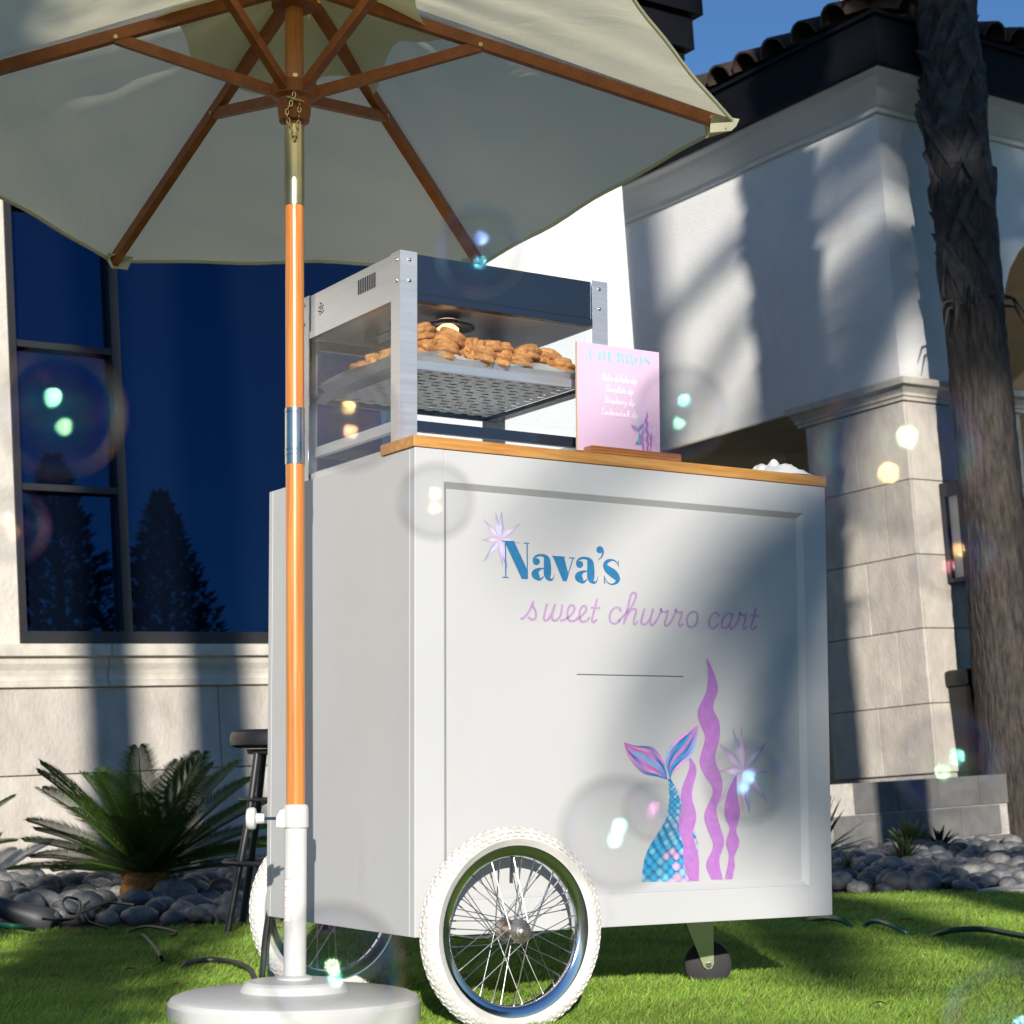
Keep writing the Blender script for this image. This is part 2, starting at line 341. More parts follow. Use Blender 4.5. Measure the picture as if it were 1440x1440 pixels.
# pebble bed: soil sheet with the stones as its pieces
def house_free(x, y, pad=.0):
    h = HOUSE_I @ Vector((x, y, 0))
    if h.x < 3.95: return h.y < -.12 - pad
    if h.x < 5.1: return h.y < 1.6
    return h.y < -.42 - pad or (h.x > 6.6 and h.y < .2)
def bed():
    mb = MB(); xs = np.linspace(-6, 7, 53); idx = {}
    top = 16
    for i, x in enumerate(xs):
        b = border_y(x); mb.v.append((x, b, .006)); mb.v.append((x, b + .25, .022)); mb.v.append((x, top, .03))
    for i in range(len(xs) - 1):
        for k in range(2): a = i * 3 + k; mb.f.append((a, a + 3, a + 4, a + 1))
    return mb.build('pebble_bed', soil)
bed_o = bed(); tag(bed_o, kind='structure')
def pebble_mesh(seed, sub):
    bm = bmesh.new(); bmesh.ops.create_icosphere(bm, subdivisions=sub, radius=1)
    rs = random.Random(seed); a, b, c = 1, rs.uniform(.66, .86), rs.uniform(.46, .62)
    k = [(Vector((rs.gauss(0, 1), rs.gauss(0, 1), rs.gauss(0, 1))).normalized(), rs.uniform(-.16, .16)) for _ in range(5)]
    for v in bm.verts:
        n = v.co.normalized(); s = 1 + sum(w * max(0, n.dot(d)) ** 2 for d, w in k)
        v.co = Vector((n.x * a, n.y * b, n.z * c)) * s
    me = bpy.data.meshes.new('pebble'); bm.to_mesh(me); bm.free(); me.materials.append(pebble_m)
    me.polygons.foreach_set('use_smooth', [True] * len(me.polygons)); return me
peb = [pebble_mesh(k, 2) for k in range(9)]; peb_lo = [pebble_mesh(k, 1) for k in range(9)]
def pix(p):
    d = p - C0; y, z = d.y, d.z; c, s = math.cos(PITCH), math.sin(PITCH); Y = c * y + s * z; Z = -s * y + c * z
    return 720 + FPX * d.x / Y, PPY - FPX * Z / Y
def scatter_pebbles():
    cells = {}; out = []
    def ok(x, y, r):
        gx, gy = int(x / .12), int(y / .12)
        for i in range(gx - 1, gx + 2):
            for j in range(gy - 1, gy + 2):
                for (a, b, q) in cells.get((i, j), ()):
                    if (a - x) ** 2 + (b - y) ** 2 < (.72 * (r + q)) ** 2: return False
        return True
    rs = random.Random(3)
    for _ in range(42000):
        x, y = rs.uniform(-3.6, 5.2), rs.uniform(6.0, 14.4)
        b = border_y(x)
        if y < b + .05 or in_poly(x, y, SLAB) or not house_free(x, y, .06): continue
        if (x - 3.45) ** 2 + (y - 12.9) ** 2 < .11: continue
        r = rs.choice((.032, .038, .044, .05, .055, .062, .075)) * rs.uniform(.9, 1.15)
        if y > 10: r *= 1.1
        if not ok(x, y, r): continue
        cells.setdefault((int(x / .12), int(y / .12)), []).append((x, y, r)); out.append((x, y, r, rs.random(), rs.randrange(9), rs.uniform(0, 6.28), rs.uniform(-.25, .25), rs.uniform(-.25, .25)))
    return out
PEB = scatter_pebbles()
def vis(p):
    u, v = pix(Vector((p[0], p[1], .06))); return (-30 < u < 388 or 1150 < u < 1470)
def peb_matrix(p):
    x, y, r, q, k, a, t1, t2 = p
    edge = min(1, (y - border_y(x)) / .3)
    z = .012 + r * .42 + q * .035 * edge
    return Matrix.Translation((x, y, z)) @ Matrix.Rotation(a, 4, 'Z') @ Matrix.Rotation(t1, 4, 'X') @ Matrix.Rotation(t2, 4, 'Y') @ Matrix.Scale(r, 4)
seen = sorted([p for p in PEB if vis(p)], key=lambda p: p[1] / p[2])
near = seen[:300]; ids = {id(p) for p in near}
for p in near:
    o = part('pebble', bed_o, peb[p[4]]); o.matrix_basis = peb_matrix(p)
fill = MB()
fv, ff, n0 = [], [], 0
for p in PEB:
    if id(p) in ids: continue
    me = peb_lo[p[4]] if not vis(p) else peb[p[4]]; Mx = peb_matrix(p); base = len(fill.v)
    fill.v += [tuple(Mx @ v.co) for v in me.vertices]; fill.f += [tuple(i + base for i in q.vertices) for q in me.polygons]
fo = fill.build('pebble_fill', pebble_m, bed_o, smooth=True, fix=False, ang=80); tag(fo, kind='stuff')
print('pebbles', len(PEB), 'visible', len(seen))

# ---------------------------------------------------------------- turf blades (one mass)
UMB = Vector((-.4325, 3.80, 0))
WHEEL_X = .187
keepouts = [(UMB.x, UMB.y, .2515), (2.90, 5.0, .24)]
w_front = CART @ Vector((WHEEL_X, -.055, 0)); w_back = CART @ Vector((WHEEL_X, .692 + .055, 0)); cst = CART @ Vector((.955, .36, 0))
def grass():
    n = 700000
    # more blades where they show larger
    u = rng.random(n); d = 3.1 * (8.4 / 3.1) ** (u ** 1.15)
    x = (rng.random(n) - .5) * 2 * (d * .27 + .55) ; y = d
    by = np.interp(x, [b[0] for b in BORDER], [b[1] for b in BORDER])
    ok = y < by + .015 * np.sin(x * 37) + .012
    for (cx, cy, r) in keepouts: ok &= (x - cx) ** 2 + (y - cy) ** 2 > r * r
    for w in (w_front, w_back, cst):
        dx, dy = x - w.x, y - w.y
        lx, ly = dx * CA.x + dy * CA.y, dx * CB.x + dy * CB.y
        ok &= ~((np.abs(lx) < (.07 if w is not cst else .035)) & (np.abs(ly) < .024))
    x, y = x[ok], y[ok]; n = len(x)
    h = (.023 + .018 * rng.random(n) ** 1.5) * (1 + .18 * np.sin(x * 5 + 1.3 * np.sin(y * 3)))
    w = .0009 + .0007 * rng.random(n) + .0002 * (y - 3)
    a = rng.random(n) * 2 * np.pi; lean = .25 + .75 * rng.random(n); la = .6 + rng.normal(0, 1.1, n)
    lx, ly = np.cos(la) * lean, np.sin(la) * lean
    px, py = np.cos(a) * w, np.sin(a) * w
    V = np.zeros((n, 5, 3), np.float32)
    V[:, 0] = np.stack([x - px, y - py, 0 * x], 1); V[:, 1] = np.stack([x + px, y + py, 0 * x], 1)
    mx, my, mz = x + lx * h * .3, y + ly * h * .3, h * .62
    V[:, 2] = np.stack([mx + px * .8, my + py * .8, mz], 1); V[:, 3] = np.stack([mx - px * .8, my - py * .8, mz], 1)
    V[:, 4] = np.stack([x + lx * h * .95, y + ly * h * .95, h * (1.02 - .2 * lean)], 1)
    me = bpy.data.meshes.new('turf_grass'); me.vertices.add(n * 5); me.vertices.foreach_set('co', V.ravel())
    base = (np.arange(n) * 5)[:, None]
    loops = np.concatenate([base + np.array([[0, 1, 2, 3]]), base + np.array([[3, 2, 4]])], 1).ravel().astype(np.int32)
    me.loops.add(len(loops)); me.loops.foreach_set('vertex_index', loops)
    me.polygons.add(2 * n); st = np.empty((n, 2), np.int32); st[:, 0] = np.arange(n) * 7; st[:, 1] = st[:, 0] + 4
    me.polygons.foreach_set('loop_start', st.ravel())
    me.update(calc_edges=True); me.validate()
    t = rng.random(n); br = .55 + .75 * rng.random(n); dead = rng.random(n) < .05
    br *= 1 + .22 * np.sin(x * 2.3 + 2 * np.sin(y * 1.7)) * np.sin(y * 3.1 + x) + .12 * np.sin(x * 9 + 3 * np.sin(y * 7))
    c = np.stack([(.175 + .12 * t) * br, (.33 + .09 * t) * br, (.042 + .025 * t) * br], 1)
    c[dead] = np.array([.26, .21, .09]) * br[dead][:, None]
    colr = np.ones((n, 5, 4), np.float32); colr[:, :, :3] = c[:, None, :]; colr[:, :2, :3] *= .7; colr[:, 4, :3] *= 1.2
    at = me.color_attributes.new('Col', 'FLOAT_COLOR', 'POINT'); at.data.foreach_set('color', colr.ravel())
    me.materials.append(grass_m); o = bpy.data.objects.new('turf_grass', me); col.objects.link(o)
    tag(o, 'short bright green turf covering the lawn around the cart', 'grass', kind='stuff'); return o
grass()

# ---------------------------------------------------------------- house
house = thing('house', HOUSE, 'white stucco house with dark tiled eaves, large window and stone clad pillar', 'house')
def hb(name, m, *a, b=0): return MB().box(*a, b=b).build(name, m, house)
WX0, WX1, WZ0, WZ1 = -.066, 2.15, 1.148, 3.95
hb('wall', cream, -6, WX0, .0, .3, -1.2, 4.95)
hb('wall', stucco, WX1, 3.88, .0, .3, 1.06, 4.95)
hb('wall', stucco, WX0, WX1, .002, .3, WZ1, 4.95)
hb('wall', mortar, WX0, 3.878, .012, .3, -1.2, 1.06)
hb('wall', stucco, 3.58, 3.879, .3, 4.4, -1.2, 4.95)
hb('wall', stucco, 3.58, 6.9, 4.4, 4.6, -1.2, 5.2)
for z0, z1, off in ((-.55, .508, .0), (.513, .918, .45)):
    x = -6 + off
    while x < 3.88:
        x1 = min(x + 1.3, 3.895)
        MB().box(x + .002, x1 - .002, -.022 - random.random() * .004, .011 if x > WX0 else -.001, z0, z1, b=.004).build('stone_block', trav, house); x += 1.3
prof = [(-.001, .915), (-.05, .922), (-.052, .948), (-.036, .953), (-.038, .975), (-.045, 1.0), (-.062, 1.03), (-.066, 1.058), (-.098, 1.064), (-.10, 1.12), (-.001, 1.128)]
for x0, x1 in ((-6, -2.6), (-2.594, .352), (.357, 2.4), (2.405, 3.95)):
    MB().prism(prof, 'X', x0, x1).build('sill_stone', trav2, house)
# window with its bars and panes
win = MB()
for a in ((WX0, WX1, -.012, .16, WZ0 - .019, WZ0 + .042), (WX0, WX1, -.012, .16, WZ1 - .05, WZ1), (WX0, WX0 + .035, -.012, .16, WZ0 + .042, WZ1 - .05), (WX1 - .045, WX1, -.012, .16, WZ0 + .042, WZ1 - .05)): win.box(*a)
window = win.build('window', frame_m, house)
MB().box(.468, .515, .0, .12, WZ0 + .042, WZ1 - .05).build('mullion', frame_m, window)
for z in (1.885, 2.583, 3.28): MB().box(WX0 + .035, .468, .005, .10, z - .016, z + .016).build('transom', frame_m, window)
zs = [WZ0 + .042, 1.869, 1.901, 2.567, 2.599, 3.264, 3.296, WZ1 - .05]
for i in range(0, 8, 2): MB().box(WX0 + .035, .468, .05, .06, zs[i], zs[i + 1]).build('pane', winglass, window)
MB().box(.515, WX1 - .045, .05, .06, WZ0 + .042, WZ1 - .05).build('pane', winglass, window)
# eave of the window wing
ev = MB().box(-6.5, 4.10, -.50, .55, 4.66, 4.86); ev.build('eave', fascia, house)
MB().box(-6.5, 4.145, -.55, .6, 4.865, 5.25).build('eave', fascia, house)
MB().prism([(-.45, 4.60), (4.4, 4.60), (4.4, 4.655), (-.45, 4.655)], 'X', 3.4, 4.06).build('eave', fascia, house)
for k in range(34):
    x = 4.05 - k * .29
    MB().tube([(x, -.62 + j * .1, 5.30 + j * .045) for j in range(0, 12, 4)], .085, 10).build('roof_tile', tile_m, house, smooth=True)
# entry wing: upper walls, cornice, gutter board, tiles
X0, Y0 = 6.69, .382
BZ0, CZ, FZ0, FZ1 = 3.05, 5.05, 5.15, 5.53
def wing():
    hb('wall', stucco, X0, X0 + .35, Y0 + .34, 4.38, BZ0, CZ + .1)                # long face over the entry
    # front face with an arched opening
    ax, az, ar = 9.35, 3.70, 1.42
    n = 16; arc = [(ax + ar * math.cos(math.pi - math.pi * k / n), az + ar * .62 * math.sin(math.pi * k / n)) for k in range(n + 1)]
    poly = [(X0 + .0, -1.2), (X0 + .0, CZ + .1), (12.2, CZ + .1), (12.2, -1.2), (arc[-1][0], -1.2)] + arc[::-1] + [(arc[0][0], -1.2)]
    MB().prism(poly, 'Y', Y0, Y0 + .34).build('wall', stucco, house)
    lin_ = MB(); ring = [(arc[0][0], -1.2)] + arc + [(arc[-1][0], -1.2)]
    for (a, b), (c, d) in zip(ring, ring[1:]): lin_.add([(a, Y0 + .34, b), (c, Y0 + .34, d), (c, Y0 + 2.4, d), (a, Y0 + 2.4, b)], [(0, 1, 2, 3)])
    lin_.build('arch_lining', soffit_m, house, fix=False)
    hb('wall', soffit_m, X0, 12.2, 4.38, 4.5, -1.2, 5.2)
    hb('ceiling', soffit_m, X0 + .35, 12.2, Y0 + .34, 4.38, BZ0 + .002, BZ0 + .12)
    hb('ceiling', soffit_m, X0 + .002, X0 + .35, Y0 + .34, 4.38, BZ0 - .012, BZ0 - .001)
    # cornice: two mitred runs
    pr = [(0, CZ - .03), (.03, CZ - .03), (.035, CZ), (.06, CZ + .01), (.12, CZ + .045), (.22, CZ + .10), (.25, CZ + .125), (.33, CZ + .13), (.33, CZ + .16), (0, CZ + .16)]
    for side in (0, 1):
        mb = MB(); vs = []; m_ = len(pr)
        for end in (0, 1):
            for d, z in pr:
                if side == 0: vs.append((X0 - d, (Y0 - d) if end == 0 else 4.38, z))
                else: vs.append(((X0 - d) if end == 0 else 12.2, Y0 - d, z))
        fs = [(i, (i + 1) % m_, m_ + (i + 1) % m_, m_ + i) for i in range(m_)] + [tuple(range(m_)), tuple(range(2 * m_ - 1, m_ - 1, -1))]
        mb.add(vs, fs).build('cornice', trav2 if False else stucco, house)
    d = .39
    hb('gutter_board', fascia, X0 - d, X0 - d + .06, Y0 - d, 4.6, FZ0 + .045, FZ1)
    hb('gutter_board', fascia, X0 - d + .06, 12.2, Y0 - d, Y0 - d + .06, FZ0 + .045, FZ1)
    hb('gutter_lip', fascia, X0 - d - .03, X0 - d + .1, Y0 - d - .03, 4.6, FZ1 + .001, FZ1 + .03)
    hb('gutter_lip', fascia, X0 - d + .1, 12.2, Y0 - d - .03, Y0 - d + .1, FZ1 + .001, FZ1 + .03)
    MB().prism([(X0 - d + .06, Y0 - d + .06), (12.2, Y0 - d + .06), (12.2, 4.6), (X0 - d + .06, 4.6)], 'Z', FZ0 + .05, FZ0 + .09).build('eave', fascia, house)
    sl_ = .42
    e = MB(); z = FZ1 + .02; rx = 3.2
    e.add([(X0 - d + .05, Y0 - d + .05, z), (12.2, Y0 - d + .05, z), (X0 - d + .05, 4.6, z), (X0 - d + rx, Y0 - d + rx, z + rx * sl_), (12.2, Y0 - d + rx, z + rx * sl_), (X0 - d + rx, 4.6, z + rx * sl_)], [(0, 1, 4, 3), (0, 3, 5, 2)])
    e.build('roof', tile_m, house, fix=False)
    # barrel tiles, each a half pipe laid up the slope
    def tile(a, dirv, rr, tm=None):
        mb = MB(); a = Vector(a); b = a + Vector(dirv) * .42; n = 9; vs = []
        side = Vector((dirv[1], -dirv[0], 0)).normalized(); upn = side.cross(Vector(dirv).normalized()); 
        if upn.z < 0: upn = -upn
        for p, r_ in ((a, rr), (b, rr * .82)):
            for rad in (r_, r_ - .016):
                for k in range(n): t = math.pi * k / (n - 1); vs.append(p + side * (rad * math.cos(t)) + upn * (rad * math.sin(t)))
        fs = []
        for k in range(n - 1):
            fs += [(k, k + 1, 2 * n + k + 1, 2 * n + k), (n + k + 1, n + k, 3 * n + k, 3 * n + k + 1), (k + 1, k, n + k, n + k + 1), (2 * n + k, 2 * n + k + 1, 3 * n + k + 1, 3 * n + k)]
        return mb.add(vs, fs).build('roof_tile', tm or tile_m, house, smooth=True)
    for row in range(2):
        k = 0; off = row * .34
        while True:
            y = Y0 - d + .30 + k * .30 + off * .9; k += 1
            if y > 4.4: break
            tile((X0 - d - .07 + off, y + random.uniform(-.015, .015), FZ1 + .045 + off * sl_ + random.uniform(-.008, .012)), (1, 0, sl_), .125)
        k = 0
        while True:
            x = X0 - d + .30 + k * .30 + off * .9; k += 1
            if x > 11.9: break
            tile((x + random.uniform(-.015, .015), Y0 - d - .07 + off, FZ1 + .045 + off * sl_ + random.uniform(-.008, .012)), (0, 1, sl_), .125)
    capm = mat('sunlit_ridge_tile', (.24, .14, .085), .75, col2=(.40, .26, .17), vscale=6, bump=.4, bscale=40, bdist=.01)  # lighter copy of the clay, sunlight on the hip put into the colour
    for k in range(5): tile((X0 - d - .03 + k * .27, Y0 - d - .03 + k * .27, FZ1 + .13 + k * .27 * sl_), (.71, .71, sl_ * .71), .19, capm)
wing()
# stone pillar: courses of blocks on both faces, cap moulding above
hb('pillar_core', mortar, X0 - .052, 7.86, Y0 - .055, 1.24, -1.2, 2.9)
PZ = [.275, .757, 1.28, 1.80, 2.33, 2.885]
for i in range(5):
    z0, z1 = PZ[i] + .003, PZ[i + 1] - .003
    cuts = [[Y0 - .08, .78, 1.26], [Y0 - .08, .55, 1.26]][i % 2]
    for a, b in zip(cuts, cuts[1:]): MB().box(X0 - .078 - random.random() * .003, X0 - .053, a + .002, b - .002, z0, z1, b=.004).build('stone_block', trav, house)
    cuts = [[X0 - .052, 7.25, 7.88], [X0 - .052, 6.95, 7.5, 7.88]][i % 2]
    for a, b in zip(cuts, cuts[1:]): MB().box(a + .002, b - .002, Y0 - .081 - random.random() * .003, Y0 - .056, z0, z1, b=.004).build('stone_block', trav, house)
capp = [(0, 2.889), (.095, 2.892), (.097, 2.915), (.112, 2.92), (.115, 2.94), (.15, 2.975), (.185, 2.985), (.19, 3.03), (0, 3.048)]
mb = MB(); vs = []
for ring in ((lambda d: (X0 - d, 1.30 + d * .3)), (lambda d: (X0 - d, Y0 - d)), (lambda d: (7.92 + d * .3, Y0 - d))):
    for d, z in capp: x, y = ring(d); vs.append((x, y, z))
n = len(capp); fs = [(j * n + i, j * n + (i + 1) % n, (j + 1) * n + (i + 1) % n, (j + 1) * n + i) for j in range(2) for i in range(n)] + [tuple(range(n)), tuple(range(3 * n - 1, 2 * n - 1, -1))]
mb.add(vs, fs).build('pillar_cap', trav2, house)
hb('wall', stucco, X0 + .003, X0 + .30, Y0 + .341, 1.24, 2.9, 3.049)
# glazed entry seen under the beam
ent = hb('entry_door', frame_m, 7.05, 10.5, 4.30, 4.372, -1.0, 2.92)
for x in (7.15, 8.0, 8.85, 9.7): MB().box(x, x + .72, 4.285, 4.296, -.3, 2.82).build('pane', winglass, ent)

# low block wall in front of the pillar
gw = thing('garden_wall', HOUSE @ Matrix.Translation((0, -.34, 0)), 'low grey concrete block wall in front of the stone pillar', 'wall')
for r_ in range(4):
    z0 = -.545 + r_ * .196
    x = 4.9 + (.2 if r_ % 2 else 0)
    while x < 6.45:
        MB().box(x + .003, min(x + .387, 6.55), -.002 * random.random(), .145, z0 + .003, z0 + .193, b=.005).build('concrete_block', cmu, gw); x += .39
MB().box(4.9, 6.545, .01, .14, -.9, .236).build('mortar_core', mortar, gw)
# wall lantern
sc = HOUSE_I @ on_plane(1322, 680, HO + HY * (Y0 - .1), HY); sc2 = HOUSE_I @ on_plane(1335, 820, HO + HY * (Y0 - .1), HY)
lan = thing('wall_lantern', HOUSE @ Matrix.Translation((sc.x, Y0 - .086, sc2.z)), 'black rectangular wall lantern with frosted glass on the stone pillar', 'lantern')
hh = sc.z - sc2.z
MB().box(.0, .22, -.02, .0, 0, hh, b=.004).build('back_plate', blackm, lan)
MB().box(.0, .22, -.17, -.02, hh - .1, hh, b=.004).build('hood', blackm, lan)
MB().box(.0, .22, -.17, -.02, 0, .03, b=.004).build('base', blackm, lan)
for x in (.0, .202):
    for y in (-.17, -.038): MB().box(x, x + .018, y, y + .018, .03, hh - .1).build('frame_bar', blackm, lan)
MB().box(.03, .19, -.15, -.05, .031, hh - .101).build('glass', frost, lan)
# dark bin between the low wall and the pillar
b0 = HOUSE_I @ on_plane(1350, 940, HO + HY * (Y0 - .25), HY)
bn = thing('bin', HOUSE @ Matrix.Translation((b0.x + .02, Y0 - .14, -.25)), 'black lidded bin standing between the pillar and the palm trunk', 'bin')
zt = b0.z + .25
MB().prism([(.09, 0), (.50, 0), (.56, zt - .12), (.03, zt - .12)], 'Y', -.14, .05).build('body', black, bn)
MB().box(.0, .60, -.15, .058, zt - .118, zt, b=.03).build('lid', black, bn, smooth=True)

# ---------------------------------------------------------------- plants
def vnoise(x, y, z):
    return math.sin(x * 1.7 + 2.1 * math.sin(y * 1.3)) * math.sin(y * 2.3 + 1.7 * math.sin(z * .9)) * .5 + .5 * math.sin(z * 3.1 + x * 2.2)
PLUMB = HOUSE.to_3x3().to_4x4()
def frond_mesh(L, droop, width, nl, seed, c1, c2, upv=.9, lw=1.0):
    """pinnate leaf along +X from the origin: midrib and narrow leaflets in a shallow V"""
    rs = random.Random(seed); mb = MB(); N = 14; mid = []
    for i in range(N + 1):
        t = i / N; mid.append(Vector((L * t * (1 - .10 * t * t), 0, L * (upv * t - droop * t * t))))
    cmid = tuple(x * 1.2 for x in c2)
    n0 = len(mb.v); mb.tube(mid, .006, 5, rs=[L * .011 * (1 - .8 * i / N) for i in range(N + 1)]); mb.c += [cmid] * (len(mb.v) - n0)
    for k in range(nl):
        t = .10 + .90 * k / (nl - 1); f = t * N; i = min(int(f), N - 1); p = mid[i].lerp(mid[i + 1], f - i)
        d = (mid[i + 1] - mid[i]).normalized(); up = Vector((-d.z, 0, d.x))
        ll = width * (math.sin(math.pi * min(1, .12 + t * .86)) ** .55) * rs.uniform(.9, 1.08)
        for s in (-1, 1):
            q = (Vector((0, s, 0)) * .86 + d * (.42 + .5 * t) + up * .34).normalized()
            tip = p + q * ll + Vector((0, 0, -.04 * ll)); w = d * (L * .0075 * lw)
            c = [tuple(a + (b - a) * rs.random() for a, b in zip(c1, c2))] * 3
            m_ = p + q * ll * .55 + up * .006
            mb.add([p - w * .6, p + w * .6, m_ + w, m_ - w, tip], [(0, 1, 2, 3), (3, 2, 4)], [c[0]] * 4 + [tuple(x * 1.25 for x in c[0])])
    return mb
# tall palm by the pillar
def palm_tree(base, h, r0, r1, label, boots_from=None, crown=True, seed=1, lean=(0, 0), big=True, group=None, cr_L=2.0, nf=22, lw=1.0):
    t = thing('palm_tree', Matrix.Translation(base) @ PLUMB, label, 'palm tree', group)
    rs = random.Random(seed); mb = MB(); n = 72 if big else 20; m_ = 190 if big else 30
    for j in range(m_ + 1):
        f = j / m_; z = -.12 + (h + .12) * f; r = r1 + (r0 - r1) * math.exp(-max(0, z) / (h * .16))
        cx, cy = lean[0] * f * f, lean[1] * f * f
        for k in range(n):
            a = 2 * math.pi * k / n; rr = r
            if big:
                rr *= 1 + .012 * math.sin(z * 42 + 1.5 * math.sin(a * 2)) + .02 * vnoise(a * 9, z * 2.2, a * 3 + z) + .022 * math.sin(a * 31 + 2.2 * math.sin(z * 5 + a * 3)) * (.6 + .4 * math.sin(z * 11 + a * 5)) + rs.uniform(-.006, .006)
            else: rr *= 1 + .05 * math.sin(z * 9) + rs.uniform(-.06, .06)
            mb.v.append((cx + rr * math.cos(a), cy + rr * math.sin(a), z))
    for j in range(m_):
        for k in range(n): mb.f.append((j * n + k, j * n + (k + 1) % n, (j + 1) * n + (k + 1) % n, (j + 1) * n + k))
    mb.build('trunk', bark, t, smooth=True, fix=False, ang=70)
    if boots_from is not None:
        z = boots_from; a = 0; i = 0
        while z < h:
            a += 2.39996; z += .040; i += 1; r = r1 * 1.02
            wb = rs.uniform(.10, .17); ln = rs.uniform(.36, .56); s = rs.choice((-1, 1)); mb = MB(); vs = []
            # flat leaf base hugging the trunk, slanting, its tip standing off
            nn = 7
            for q in range(nn):
                f = q / (nn - 1); zz = z + ln * (f - .3); aa = a + s * (f - .5) * rs.uniform(1.0, 1.25); wd = wb * (1 - .45 * f)
                ro = r * (1.03 + .09 * f + .45 * max(0, f - .7) + .12 * (i % 3 == 0) * f)
                for e in (-1, 1):
                    da = e * wd / 2 / r; vs.append((ro * math.cos(aa + da), ro * math.sin(aa + da), zz + e * s * .03))
            for q in range(nn):
                f = q / (nn - 1); wd = wb * (1 - .45 * f); aa = a + s * (f - .5) * 1.1; ro = r * (.94 + .05 * f)
                for e in (-1, 1): da = e * wd / 2 / r; vs.append((ro * math.cos(aa + da), ro * math.sin(aa + da), z + ln * (f - .3)))
            fs = []; b = 2 * nn
            for q in range(nn - 1):
                i0 = 2 * q; fs += [(i0, i0 + 2, i0 + 3, i0 + 1), (b + i0 + 1, b + i0 + 3, b + i0 + 2, b + i0), (i0, b + i0, b + i0 + 2, i0 + 2), (i0 + 3, b + i0 + 3, b + i0 + 1, i0 + 1)]
            fs += [(0, 1, b + 1, b), (2 * nn - 2, b + 2 * nn - 2, b + 2 * nn - 1, 2 * nn - 1)]
            mb.add(vs, fs).build('leaf_base', boot_m, t, smooth=True, fix=False, ang=35)
        # loose fibres where the old leaf bases end
        for q in range(16):
            aa = rs.uniform(0, 6.28); z0 = boots_from + rs.uniform(-.05, .12); ln = rs.uniform(.12, .26); c, s_ = math.cos(aa), math.sin(aa)
            pts = [(r1 * c, r1 * s_, z0), ((r1 + ln * .35) * c, (r1 + ln * .35) * s_, z0 - .02), ((r1 + ln * .62) * c, (r1 + ln * .62) * s_, z0 - .10 - rs.random() * .08)]
            MB().tube(pts, .008, 5, rs=[.014, .009, .003]).build('dead_stalk', boot_m, t, smooth=True)
    if crown:
        mbs = [frond_mesh(cr_L, .75, cr_L * .26, 34, seed * 10 + k, (.025, .055, .012), (.05, .09, .02), upv=.5, lw=lw) for k in range(3)]
        allv = MB()
        for k in range(nf):
            src = mbs[k % 3]; el = R(rs.uniform(-40, 62)); Mx = Matrix.Translation((lean[0], lean[1], h - .05)) @ Matrix.Rotation(k * 2.39996 + rs.uniform(-.2, .2), 4, 'Z') @ Matrix.Rotation(-el, 4, 'Y') @ Matrix.Rotation(rs.uniform(-.5, .5), 4, 'X') @ Matrix.Scale(rs.uniform(.85, 1.1), 4)
            allv.add([Mx @ Vector(v) for v in src.v], src.f, list(src.c))
        allv.build('crown', leaf_m, t, fix=False)
    return t
palm_tree((3.45, 12.9, .02), 8.8, .280, .200, 'tall palm with a fissured trunk and old leaf bases beside the stone pillar', boots_from=3.72, seed=4, cr_L=1.7)
# sago palm against the house wall
def sago(base, label, nf, L, seed, trunk_h=.20, lo=8, hi=80, name='sago_palm'):
    t = thing(name, Matrix.Translation(base), label, 'sago palm'); rs = random.Random(seed)
    if trunk_h:
        mb = MB(); n = 20
        for j in range(9):
            f = j / 8
            for k in range(n): a = 2 * math.pi * k / n; r = (.105 - .02 * f) * (1 + .14 * ((j + k) % 2) + rs.uniform(-.08, .08)); mb.v.append((r * math.cos(a), r * math.sin(a), -.03 + (trunk_h + .05) * f))
        for j in range(8):
            for k in range(n): mb.f.append((j * n + k, j * n + (k + 1) % n, (j + 1) * n + (k + 1) % n, (j + 1) * n + k))
        mb.f.append(tuple(range(8 * n, 9 * n))); mb.build('trunk', ctrunk, t, fix=False)
    meshes = [frond_mesh(L, .14, L * .20, 72, seed + k, (.016, .048, .008), (.055, .105, .014), upv=.22, lw=.66).mesh('frond', leaf_m, fix=False) for k in range(5)]
    for k in range(nf):
        o = part('frond', t, meshes[k % 5]); el = R(lo + (hi - lo) * (k / (nf - 1)) ** 1.1 + rs.uniform(-5, 5))
        o.matrix_basis = Matrix.Translation((0, 0, trunk_h)) @ Matrix.Rotation(k * 2.39996 + rs.uniform(-.2, .2), 4, 'Z') @ Matrix.Rotation(-el + .2, 4, 'Y') @ Matrix.Rotation(rs.uniform(-.25, .25), 4, 'X') @ Matrix.Scale(rs.uniform(.85, 1.08), 4)
    return t
sago((-1.40, 7.32, .03), 'broad sago palm with stiff dark fronds growing in pebbles by the bar stool', 38, .63, 11, trunk_h=.09, lo=10, hi=66)
sago((-2.42, 8.05, .03), 'small sago palm reaching a frond along the stone wall', 14, .42, 31, trunk_h=.12, lo=20, hi=75)
